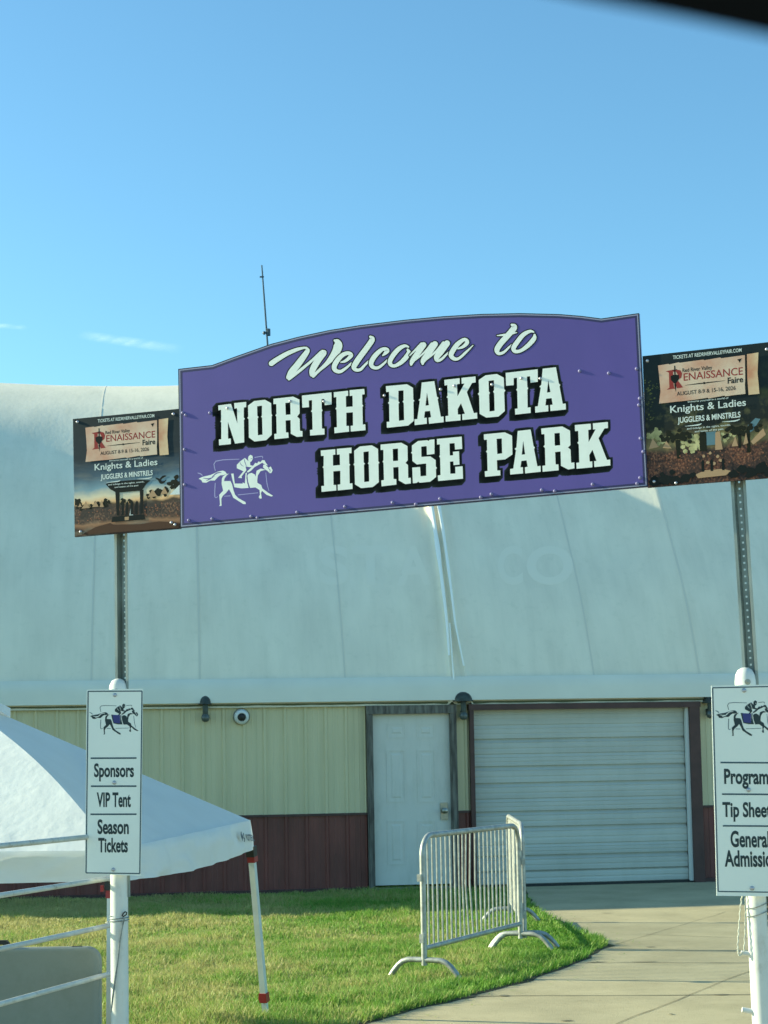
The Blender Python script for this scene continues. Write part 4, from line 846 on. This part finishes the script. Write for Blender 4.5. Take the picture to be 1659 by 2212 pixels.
poster('right', [z4(p) for p in ((100, 268), (1712, 88), (1742, 1780), (165, 1906))], 'fair poster with a dark wooded market picture right of the purple sign', [z4(p) for p in ((155, 320), (1645, 175), (240, 1825), (512, 1842))])

# ------------------------------------------------------------------ gate posts and direction boards
def lineY(top, bot, y):
    T, B = PY(*top, y), PY(*bot, y); d = (B-T).normalized(); return T, B, d
def gate_post(top, bot, y, label):
    T, B, d = lineY(top, bot, y); G_ = T+d*((T.z+.05)/-d.z); r = .0365
    root = thing('gate_post', Vector((G_.x, G_.y, 0)), label, 'post', 'white gate posts')
    MB().tube([G_, T+d*.10], r, 20).build('pole', M['white'], root, True)
    MB().lathe(T+d*.105, -d, [(r*1.06, 0), (r*1.06, .055), (r*.97, .078), (r*.72, .096), (r*.35, .104), (0, .106)], 20).build('cap', M['white'], root, True)
    return root, T, G_, d, r
gp1, T1, G1, d1, r1 = gate_post((255, 1466), (259, 2212), YL, 'white gate post behind the Sponsors board')
gp2, T2, G2, d2, r2 = gate_post((1608.5, 1442), (1647, 2212), YR, 'white gate post behind the Programs board')
for gp, T_, d_, r_ in ((gp1, T1, d1, r1), (gp2, T2, d2, r2)):
    c = T_+d_*.055+Vector((0, -r_*1.05, 0)); MB().lathe(c, (0, -1, 0), [(.011, 0), (.011, .003), (.006, .003), (.006, .008), (0, .009)], 12).build('bolt', M['steel'], gp, True)
def pin(u0, v0, u1, v1, r):
    a, b2 = PY(u0, v0, YR), PY(u1, v1, YR); MB().tube([a, b2], [r, r*1.1], 12).build('latch_pin', M['white'], gp2, True)
zz = zoom(2500, 3400, 3024)
pin(*zz((1325, 1112)), *zz((1480, 1130)), .0085); pin(*zz((1335, 1822)), *zz((1500, 1850)), .0095)

def board(y, qpx, zf, texts, lines, frame_, logo, bolts, label):
    c = PY(*quad(qpx)(.5, .5), y); pl = Plane(c, (0, -1, 0)); root = thing('direction_board', c, label, 'sign', 'white direction boards on the gate posts')
    MB().prism([pl.at(*p, .004) for p in qpx], [pl.at(*p, 0) for p in qpx]).build('board_panel', M['board'], root)
    kz = zf((1, 0))[0]-zf((0, 0))[0]
    p = Print(pl, .0046)
    for i in range(4):
        a, b2 = zf(frame_[i]), zf(frame_[(i+1) % 4]); p.stroke([(*a, 1.25), (*b2, 1.25)], join=False, smooth=0)
    for (x0, y0, x1, y1) in lines: p.stroke([(*zf((x0, y0)), 1.7), (*zf((x1, y1)), 1.7)], join=False, smooth=0)
    p.build('ruled_border', M['line'], root)
    for body, q, bo in texts: Print(pl, .0046).text(body, quad([zf(k_) for k_ in q]), bo).build('text_line', M['ink'], root)
    f, k_ = logo; emblem(root, pl, .0046, f, k_, M['ink'], M['line'], M['board'], M['blueink'])
    pp = Plane(pl.p+pl.n*.0042, pl.n)
    for q in bolts: bolt(root, pp, zf(q), .0075, .007)
z5 = zoom(300, 2640, 600, 790); z6 = zoom(2750, 2600, 3024, 606)
zL = zoom(340, 2740, 570)
def fL(p):
    x, y = p[:2]; return zL((110+1.132*(x-205), -69.5+.0883*x+1.099*y))
tL = fL((205, 570)); tR = z6((152, 475))
def fR(p):
    q = fL(p[:2]); return (tR[0]+1.163*(q[0]-tL[0])+.012*(q[1]-tL[1]), tR[1]+1.15*(q[1]-tL[1])-.006*(q[0]-tL[0]))
kL = (zL((1, 0))[0]-zL((0, 0))[0])*1.13
Q = lambda x0, y0, x1, y1, s=0, t=0: ((x0, y0), (x1, y0+t), (x1+s, y1+t), (x0+s, y1))
board(YL-.06, [(187.5, 1490), (309, 1487.9), (304.6, 1892), (183.8, 1886.8)], z5,
  [('Sponsors', Q(187, 962, 600, 1150), .029), ('VIP Tent', Q(215, 1264, 568, 1418), .029), ('Season', Q(223, 1542, 547, 1698), .029), ('Tickets', Q(230, 1735, 537, 1888), .029)],
  [(152, 910, 627, 908), (154, 1200, 627, 1199), (150, 1491, 627, 1490)], [(126, 217), (684, 214), (661, 2105), (104, 2098)], (fL, kL), [(402, 255), (395, 1163), (385, 2065)],
  'white board with a racehorse reading Sponsors, VIP Tent, Season Tickets')
board(YR-.06, [(1536, 1481.5), (1674, 1478.5), (1688, 1936.5), (1547.9, 1934.8)], z6,
  [('Programs', Q(220, 944, 652, 1118, 4, 4), .029), ('Tip Sheets', Q(206, 1232, 668, 1405, 4, 4), .029), ('General', Q(275, 1482, 612, 1628, 4, 4), .029), ('Admission', Q(222, 1652, 690, 1798, 6, 4), .029)],
  [(190, 890, 680, 893), (203, 1165, 690, 1168), (210, 1441, 695, 1444)], [(122, 240), (655, 228), (710, 2020), (170, 2012)], (fR, kL*1.16), [(398, 262), (437, 1128), (468, 1985)],
  'white board with a racehorse reading Programs, Tip Sheets, General Admission')

# cords on the posts
zc = zoom(0, 3400, 700)
def helix(c, d, r, turns, pitch, n=26):
    a = d.orthogonal().normalized(); b2 = d.cross(a); return [c + d*(pitch*i/n) + (a*math.cos(2*math.pi*i/n)+b2*math.sin(2*math.pi*i/n))*r for i in range(int(turns*n)+1)]
Yc = YL-r1-.004
cl = thing('tie_cord', PY(*zc((1120, 500)), YL), 'grey cord wound round the Sponsors post and hanging down it', 'cord')
mb = MB(); c0 = T1+d1*((PY(*zc((1120, 485)), YL)-T1).dot(d1)); mb.tube(helix(c0, d1, r1+.003, 2.6, .011), .0022, 6)
mb.build('coil', M['chain'], cl, True)
mb = MB(); mb.tube([PY(*zc(p), Yc) for p in ((1160, 520), (1140, 600), (1120, 720), (1105, 860), (1085, 1020), (1062, 1200), (1040, 1370))], .0028, 6)
mb.tube([PY(*zc(p), Yc-.004) for p in ((1150, 525), (1130, 640), (1098, 900), (1075, 1050), (1048, 1250), (1036, 1390))], .0022, 6); mb.build('hanging_loop', M['chain'], cl, True)
mb = MB(); mb.tube([PY(*zc(p), YL+.02*(i > 1)) for i, p in enumerate(((1050, 532), (1010, 545), (985, 555)))], .0022, 6); mb.build('tail_end', M['chain'], cl, True)
MB().tube([PY(*zc(p), Yc) for p in ((1140, 490), (1150, 465), (1168, 450), (1182, 455), (1180, 475), (1160, 490), (1145, 500))], .003, 6).build('hook', M['dark'], cl, True)
cr2 = thing('hanging_rope', PY(*zz((1330, 900)), YR), 'pale twisted rope looped over the pin of the Programs post', 'rope')
def twist(pts, r, y):
    P = [PY(*zz(p), y) for p in pts]; Q2 = []
    for i in range(len(P)-1):
        for k_ in range(14): Q2.append(P[i].lerp(P[i+1], k_/14))
    Q2.append(P[-1]); return [p+Vector((math.sin(i*1.1)*r*.5, math.cos(i*1.1)*r*.5, 0)) for i, p in enumerate(Q2)]
MB().tube(twist(((1338, 380), (1310, 590), (1292, 850), (1280, 1050), (1288, 1120), (1305, 1152), (1325, 1140), (1338, 1108)), .0026, YR-.01), .0026, 6).tube(twist(((1378, 380), (1378, 620), (1374, 850), (1360, 1095)), .0026, YR-.01), .0024, 6).build('rope_strands', M['rope'], cr2, True)
mb = MB()
for v_ in (520, 620):
    c0 = T2+d2*((PY(*zz((1500, v_)), YR)-T2).dot(d2)); ax2 = (d2+Vector((.28, 0, 0))).normalized(); mb.tube(helix(c0, ax2, r2+.004, 1.0, .001), .0018, 6)
tag(mb.build('post_wire', M['chain'], None), 'thin grey wire wound twice round the Programs post', 'wire')

# ------------------------------------------------------------------ open pipe gate
hx = PY(246, 1900, YL+.175); dg_ = Vector((-.266, -.85, 0)).normalized(); GL = 2.3
ga = thing('pipe_gate', Vector((hx.x, hx.y, 0)), 'white pipe gate swung open at the lower left', 'gate')
zr = [PY(238, v_, YL+.145).z for v_ in (1803, 1897, 1998.5, 2103)]; zr += [zr[-1]-.22, zr[-1]-.42]
for z in zr:
    if z > .05: MB().tube([Vector((hx.x, hx.y, z)), Vector((hx.x, hx.y, z))+dg_*GL], .0105 if z < 1.1 else .011, 12).build('rail', M['rail'], ga, True)
MB().tube([Vector((hx.x, hx.y, .12)), Vector((hx.x, hx.y, zr[0]+.012))], .0108, 12).build('hinge_upright', M['rail'], ga, True)
MB().tube([Vector((hx.x, hx.y, .12))+dg_*GL, Vector((hx.x, hx.y, zr[0]+.012))+dg_*GL], .0108, 12).build('latch_upright', M['rail'], ga, True)

# ------------------------------------------------------------------ canopy tent
def Pd(u, v, y): return PY(u, v, y)
DN, DF = 7.35, 9.9
N_ = Pd(245, 1816, DN); F_ = Pd(539, 1773, DF); ez = 1.172
F_.z = ez; N_.z = 1.135
nf = (F_-N_); per = Vector((-nf.y, nf.x, 0)); L_c = N_+per; B_c = F_+per; ctr = (N_+B_c)/2; PK = Vector((ctr.x, ctr.y, 1.90))
def hip(i, c, t):
    p = c.lerp(PK, t); return p + Vector((0, 0, .062*math.sin(math.pi*t)*(1-t)**.6*1.5 if i % 4 == 0 else .0))
tent = thing('canopy_tent', Vector((ctr.x, ctr.y, 0)), 'white pop-up canopy tent set low on its legs', 'tent')
cs = [N_, F_, B_c, L_c]
rf = MB()
for i in range(4):
    a, b2 = cs[i], cs[(i+1) % 4]; n_ = 30; idx = {}; V = []; nrm = (b2-a).cross(PK-a).normalized(); nrm = nrm if nrm.z > 0 else -nrm
    for j in range(n_+1):
        for k_ in range(n_+1-j):
            t = j/n_; q = k_/max(n_-j, 1); p = hip(i, a, t).lerp(hip(i+1, b2, t), q)
            edge_w = min(q, 1-q)*(1-t)*2
            d = -.05*edge_w*(1-t)*math.sin(math.pi*min(t*1.2, 1)) - .030*math.sin(math.pi*q)*(1-t)**2
            wv = edge_w**.5*.8
            d += wv*(.012*noise.noise(p*3.2) + .006*noise.noise(Vector((q*16, t*4, i*7.0))) + .004*noise.noise(p*11))
            if i == 0: d += .02*gauss((t-.38)-.55*(q-.5), .035)*edge_w*1.2 - .02*gauss((t-.46)-.55*(q-.5), .06)*edge_w
            if i == 3:
                rad = math.atan2(q-.75, t+.02); d += .016*wv*max(0, math.sin(rad*17+2*noise.noise(p*4)))**2*(1-t)
            idx[j, k_] = len(V); V.append(p+nrm*d)
    Fc = []
    for j in range(n_):
        for k_ in range(n_-j):
            Fc.append((idx[j, k_], idx[j, k_+1], idx[j+1, k_]))
            if k_ < n_-j-1: Fc.append((idx[j, k_+1], idx[j+1, k_+1], idx[j+1, k_]))
    rf.add(V, Fc)
canopy = rf.build('canopy', M['tent'], tent, True)
vh = .172; va = MB()
for i in range(4):
    a, b2 = cs[i], cs[(i+1) % 4]; nn = (b2-a).cross(Vector((0, 0, 1))).normalized(); nn = nn if nn.dot((a+b2)/2-ctr) > 0 else -nn
    n_, m_ = 70, 9; V = []
    for j in range(m_+1):
        for k_ in range(n_+1):
            q = k_/n_; s_ = j/m_; p = a.lerp(b2, q)
            sagv = .055*math.sin(math.pi*q) if i in (0, 2) else .02*math.sin(math.pi*q)
            w_ = min(1, min(q, 1-q)*12)
            fl = -.03 if i == 3 else .02; am = .35 if i == 3 else 1
            d = w_*am*(.016*noise.noise(Vector((q*9, s_*1.5, i*5.0))) + .010*s_*math.sin(q*34+noise.noise(Vector((q*6, s_*2, i)))*4) + .007*noise.noise(Vector((q*30, s_*3.5, i*3.0)))) + fl*math.sin(math.pi*s_*.5)
            if i == 3: d += w_*.010*max(0, math.sin(q*47+s_*7+3*noise.noise(Vector((q*5, 0, 2)))))**3*gauss(s_-.4, .35)
            V.append(p + nn*(d+.004) - Vector((0, 0, (p.z-(ez-vh)+sagv*.6)*s_ - .001)))
    va.add(V, [(j*(n_+1)+k_, j*(n_+1)+k_+1, (j+1)*(n_+1)+k_+1, (j+1)*(n_+1)+k_) for j in range(m_) for k_ in range(n_)])
vl = va.build('valance', M['tent'], canopy, True)
# vent cap
vc = MB(); tip = PK+Vector((0, 0, .07))
for i in range(4):
    a, b2 = [ctr+(c-ctr)*.175 for c in (cs[i], cs[(i+1) % 4])]; a.z = b2.z = PK.z-.075; m_ = (a+b2)/2; m_.z += .035
    vc.add([a, m_, b2, tip], [(0, 1, 3), (1, 2, 3)]); lo = Vector((0, 0, .05)); vc.add([a, m_, b2, a-lo, m_-lo*.8, b2-lo], [(0, 1, 4, 3), (1, 2, 5, 4)])
vc.build('vent_cap', M['tent'], canopy)
# print on the corner of the valance
LPp = Plane((N_+F_)/2, Vector((nf.y, -nf.x, 0)).normalized())
zl = zoom(880, 3200, 1040, 1264)
p = Print(LPp, .035)
p.stroke([(*zl((a_, b_)), w*.07) for a_, b_, w in ((360, 590, 10), (370, 700, 22), (400, 830, 14))], join=False); p.stroke([(*zl((a_, b_)), w*.07) for a_, b_, w in ((440, 630, 10), (420, 720, 18), (400, 840, 10), (405, 890, 6))], join=False); p.stroke([(*zl((a_, b_)), w*.07) for a_, b_, w in ((400, 800, 8), (465, 790, 14), (462, 910, 12))], join=False)
p.text('VOTTERC', quad([zl(q) for q in ((480, 665), (750, 685), (790, 890), (545, 875))]), .03)
p.build('corner_print', M['tentlogo'], canopy)
def leg(top, bot, name_clip=True):
    ax = (bot-top); ln = ax.length; ax.normalize(); X = Vector((1, 0, 0)); X = (X-ax*X.dot(ax)).normalized(); Y2 = ax.cross(X)
    X, Y2 = (X+Y2*.35).normalized(), None; Y2 = ax.cross(X)
    b_ = MB().box(top+ax*((.075+ln-.10)/2), (.035, .035, ln-.175), (X, Y2, ax)); lg = b_.build('leg', M['legw'], tent)
    MB().box(top+ax*(ln-.05), (.030, .030, .10), (X, Y2, ax)).box(bot, (.08, .08, .006), (X, Y2, ax)).build('foot', M['legw'], lg)
    MB().box(top+ax*.02, (.05, .05, .06), (X, Y2, ax)).build('slider', M['dark'], lg)
    MB().box(top+ax*.062-Y2*.006, (.046, .05, .045), (X, Y2, ax)).box(top+ax*(ln-.125), (.048, .048, .055), (X, Y2, ax)).box(top+ax*(ln-.120)-X*.026, (.016, .02, .02), (X, Y2, ax)).build('clip', M['red'], lg)
    return lg
tz = ez-vh
leg(Pd(542.5, 1832, DF), PG(574.5, 2199))
TN = Pd(243, 1898, DN+.06); leg(TN, Vector((TN.x-.01, TN.y, 0)))
for c in (B_c, L_c): leg(Vector((c.x, c.y, tz+.02)), Vector((c.x-.06, c.y, 0)))
MB().box(Pd(221, 1919, DN+.05), (.014, .02, .028)).build('clip_tail', M['red'], tent)

# ------------------------------------------------------------------ folding table on its edge
YT = 7.12; zt_ = PY(150, 2046, YT).z; xr = PY(217, 2080, YT).x; xl = xr-1.83
tb = thing('folding_table', Vector(((xl+xr)/2, YT, 0)), 'pale plastic folding table stood on its edge behind the gate', 'table')
def rr(x0, x1, z0, z1, r, n_=8):
    P = []
    for cx, cz, a0 in ((x1-r, z1-r, 0), (x0+r, z1-r, 90), (x0+r, z0+r, 180), (x1-r, z0+r, 270)):
        for k_ in range(n_+1): a = R(a0+90*k_/n_); P.append((cx+r*math.cos(a), cz+r*math.sin(a)))
    return P
mb = MB(); rings = []
for (ins, y) in ((.012, .045), (0, .038), (0, .008), (.006, .001), (.016, .0), (.024, .004)):
    rings.append([Vector((x, YT+y, z)) for x, z in rr(xl+ins, xr-ins, .005+ins, zt_-ins, .062-ins)])
n_ = len(rings[0]); V = [q for r_ in rings for q in r_]; Fc = [(i*n_+k_, i*n_+(k_+1) % n_, (i+1)*n_+(k_+1) % n_, (i+1)*n_+k_) for i in range(len(rings)-1) for k_ in range(n_)]
Fc += [tuple(range(n_)), tuple(range((len(rings)-1)*n_, len(rings)*n_))]
mb.add(V, Fc); mb.build('table_top', M['table'], tb, True)
c = PY(-8, 2043, YT+.03); P = [(-.06, -.006), (-.06, .018), (-.05, .026), (.046, .026), (.056, .016), (.066, -.004), (.085, -.006), (.085, -.014), (.04, -.014), (.035, .008), (-.04, .008), (-.045, -.006)]
MB().prism([Vector((c.x+x, YT+.006, zt_+z+.006)) for x, z in P], [Vector((c.x+x, YT+.03, zt_+z+.006)) for x, z in P]).build('handle', M['dark'], tb)
zs = PY(165, 2051, YT).z; a = PY(153, 2051, YT).x; b2 = PY(176, 2051, YT).x
MB().box(((a+b2)/2, YT+.02, zt_+.0006), (b2-a, .006, .004)).build('edge_slot', M['dark'], tb)

# ------------------------------------------------------------------ crowd barriers
LB, HB = 1.80, 1.005
bar = thing('crowd_barrier', (0, 0, 0), 'galvanised crowd barrier standing on the grass, the nearer one', 'barrier', 'crowd barriers by the path')
def U(x, z, y=0): return Vector((x, y, z))
rt = .0205; cz = .14
pts = [U(0, .10), U(0, HB-cz-rt)] + [U(cz-cz*math.cos(R(a)), HB-rt-cz+cz*math.sin(R(a))) for a in range(10, 91, 10)] + [U(LB-cz+cz*math.sin(R(a)), HB-rt-cz+cz*math.cos(R(a))) for a in range(0, 91, 10)] + [U(LB, .10)]
MB().tube(pts, rt, 12).build('frame', M['galv'], bar, True, world=False)
MB().tube([U(rt*.8, .215), U(LB-rt*.8, .215)], .018, 12).build('bottom_rail', M['galv'], bar, True, world=False)
nbar = 22
for i in range(nbar):
    x = .085+(LB-.17)*i/(nbar-1); dent = .02*math.exp(-((i-9.5)/1.6)**2)
    ztop = HB-rt*1.6 if cz < x < LB-cz else HB-rt-cz+math.sqrt(max(cz*cz-(cz-min(x, LB-x))**2, 0))-.01
    MB().tube([U(x, .225), U(x-dent*.2, .6, dent), U(x-dent, ztop)], .0072, 7).build('bar', M['galv'], bar, True, world=False)
for x in (0, LB):
    fp = [(-.26, .02), (-.235, .055), (-.20, .095), (-.165, .122), (-.125, .135), (-.08, .137), (0, .137), (.08, .137), (.125, .135), (.165, .122), (.20, .095), (.235, .055), (.26, .02)]
    MB().tube([U(x, z, y) for y, z in fp], .0195, 10).build('foot', M['galv'], bar, True, world=False)
MB().box((-.035, 0, .70), (.05, .012, .035)).box((-.055, 0, .70), (.02, .03, .05)).box((-.028, 0, .285), (.03, .03, .06)).build('hook', M['galv'], bar, world=False)
MB().box((LB+.03, 0, .74), (.03, .02, .09)).box((LB+.028, 0, .33), (.03, .02, .08)).build('eye_plate', M['galv'], bar, world=False)
n1_, f1_ = PG(917.5, 2117), PG(1125.5, 2055)
dv = f1_-n1_; bar.location = n1_; bar.rotation_euler = (0, 0, math.atan2(dv.y, dv.x)); bar.scale = (dv.length/LB, 1, 1)
f2_ = PG(1102.5, 1995); n2_ = f1_+Vector((.035, .06, 0)); dv2 = f2_-n2_
bar2 = dup(bar, n2_, math.atan2(dv2.y, dv2.x)); bar2['label'] = 'galvanised crowd barrier seen edge-on, the farther one'; bar2.scale = (dv2.length/LB, 1, 1)

# ------------------------------------------------------------------ edge of the car roof overhead, close to the eye
Yr = .30
ed = [PY(u, v, Yr) for u, v in ((900, -78), (1080, -40), (1261, -2), (1380, 20), (1501, 44), (1659, 78), (1850, 122), (2100, 185))]
lip = [p+Vector((0, -.010, .004)) for p in ed]; ins_ = [p+Vector((0, -.05, .006)) for p in ed]; bk = [p+Vector((.0, -1.1, .06)) for p in ed]
tp = [p+Vector((0, .006, .018)) for p in ed]; tp2 = [p+Vector((0, -.06, .040)) for p in ed]; tbk = [p+Vector((0, -1.1, .10)) for p in ed]
rows = [bk, ins_, lip, ed]; n_ = len(ed)
cr3 = thing('car_roof', ed[3], 'dark blurred edge of the car roof in the top right corner', 'car')
MB().add([q for r_ in rows for q in r_], [(j*n_+i, j*n_+i+1, (j+1)*n_+i+1, (j+1)*n_+i) for j in range(3) for i in range(n_-1)]).build('headliner', M['car'], cr3, True)
rows = [ed, tp, tp2, tbk, bk]
MB().add([q for r_ in rows for q in r_], [(j*n_+i, j*n_+i+1, (j+1)*n_+i+1, (j+1)*n_+i) for j in range(4) for i in range(n_-1)]).build('roof_skin', M['car'], cr3, True)

# ------------------------------------------------------------------ thin high clouds
cmx = bpy.data.materials.new('cirrus'); cmx.use_nodes = True; n = cmx.node_tree; L = n.links; b = n.nodes['Principled BSDF']; b.inputs['Base Color'].default_value = (.95, .97, 1, 1); b.inputs['Roughness'].default_value = 1
uv = n.nodes.new('ShaderNodeUVMap'); uv.uv_map = 'soft'; s3 = n.nodes.new('ShaderNodeSeparateXYZ'); L.new(uv.outputs[0], s3.inputs[0])
co = n.nodes.new('ShaderNodeTexCoord'); mp = n.nodes.new('ShaderNodeMapping'); mp.inputs['Scale'].default_value = (.022, .022, .12); mp.inputs['Rotation'].default_value = (0, R(14), 0); L.new(co.outputs['Object'], mp.inputs[0])
ns = n.nodes.new('ShaderNodeTexNoise'); ns.inputs['Scale'].default_value = 2.2; ns.inputs['Detail'].default_value = 7; L.new(mp.outputs[0], ns.inputs[0])
mr = n.nodes.new('ShaderNodeMapRange'); mr.inputs[1].default_value = .25; mr.inputs[2].default_value = .8; L.new(ns.outputs['Fac'], mr.inputs[0])
ml = n.nodes.new('ShaderNodeMath'); ml.operation = 'MULTIPLY'; L.new(mr.outputs[0], ml.inputs[0]); L.new(s3.outputs[0], ml.inputs[1])
ml2 = n.nodes.new('ShaderNodeMath'); ml2.operation = 'MULTIPLY'; ml2.inputs[1].default_value = .2; L.new(ml.outputs[0], ml2.inputs[0]); L.new(ml2.outputs[0], b.inputs['Alpha'])
def cloud(pa, pb, hw):
    A, B = PY(*pa, 900), PY(*pb, 900-1.5*(pb[0]-pa[0])/F*900); n_, m_ = 30, 8; V = []; S = []      # the wisp leans towards the sun
    hwm = hw/F*900; ab = (B-A).normalized(); up = Vector((0, .45, 1)); up = (up-ab*up.dot(ab)).normalized()
    for j in range(m_+1):
        for i in range(n_+1):
            t, s_ = i/n_, j/m_*2-1; V.append(A.lerp(B, t)+up*(s_*hwm*1.1)); S.append((1-s_*s_)**1.5*math.sin(math.pi*t)**.8)
    c = (A+B)/2; me = bpy.data.meshes.new('cloud'); me.from_pydata([tuple(p-c) for p in V], [], [(j*(n_+1)+i, j*(n_+1)+i+1, (j+1)*(n_+1)+i+1, (j+1)*(n_+1)+i) for j in range(m_) for i in range(n_)])
    u_ = me.uv_layers.new(name='soft')
    for l in me.loops: u_.data[l.index].uv = (S[l.vertex_index], 0)
    me.materials.append(cmx); o = bpy.data.objects.new('cloud', me); col.objects.link(o); o.location = c
    tag(o, kind='structure')
cloud((-60, 699), (60, 708), 6); cloud((170, 722), (395, 756), 11)
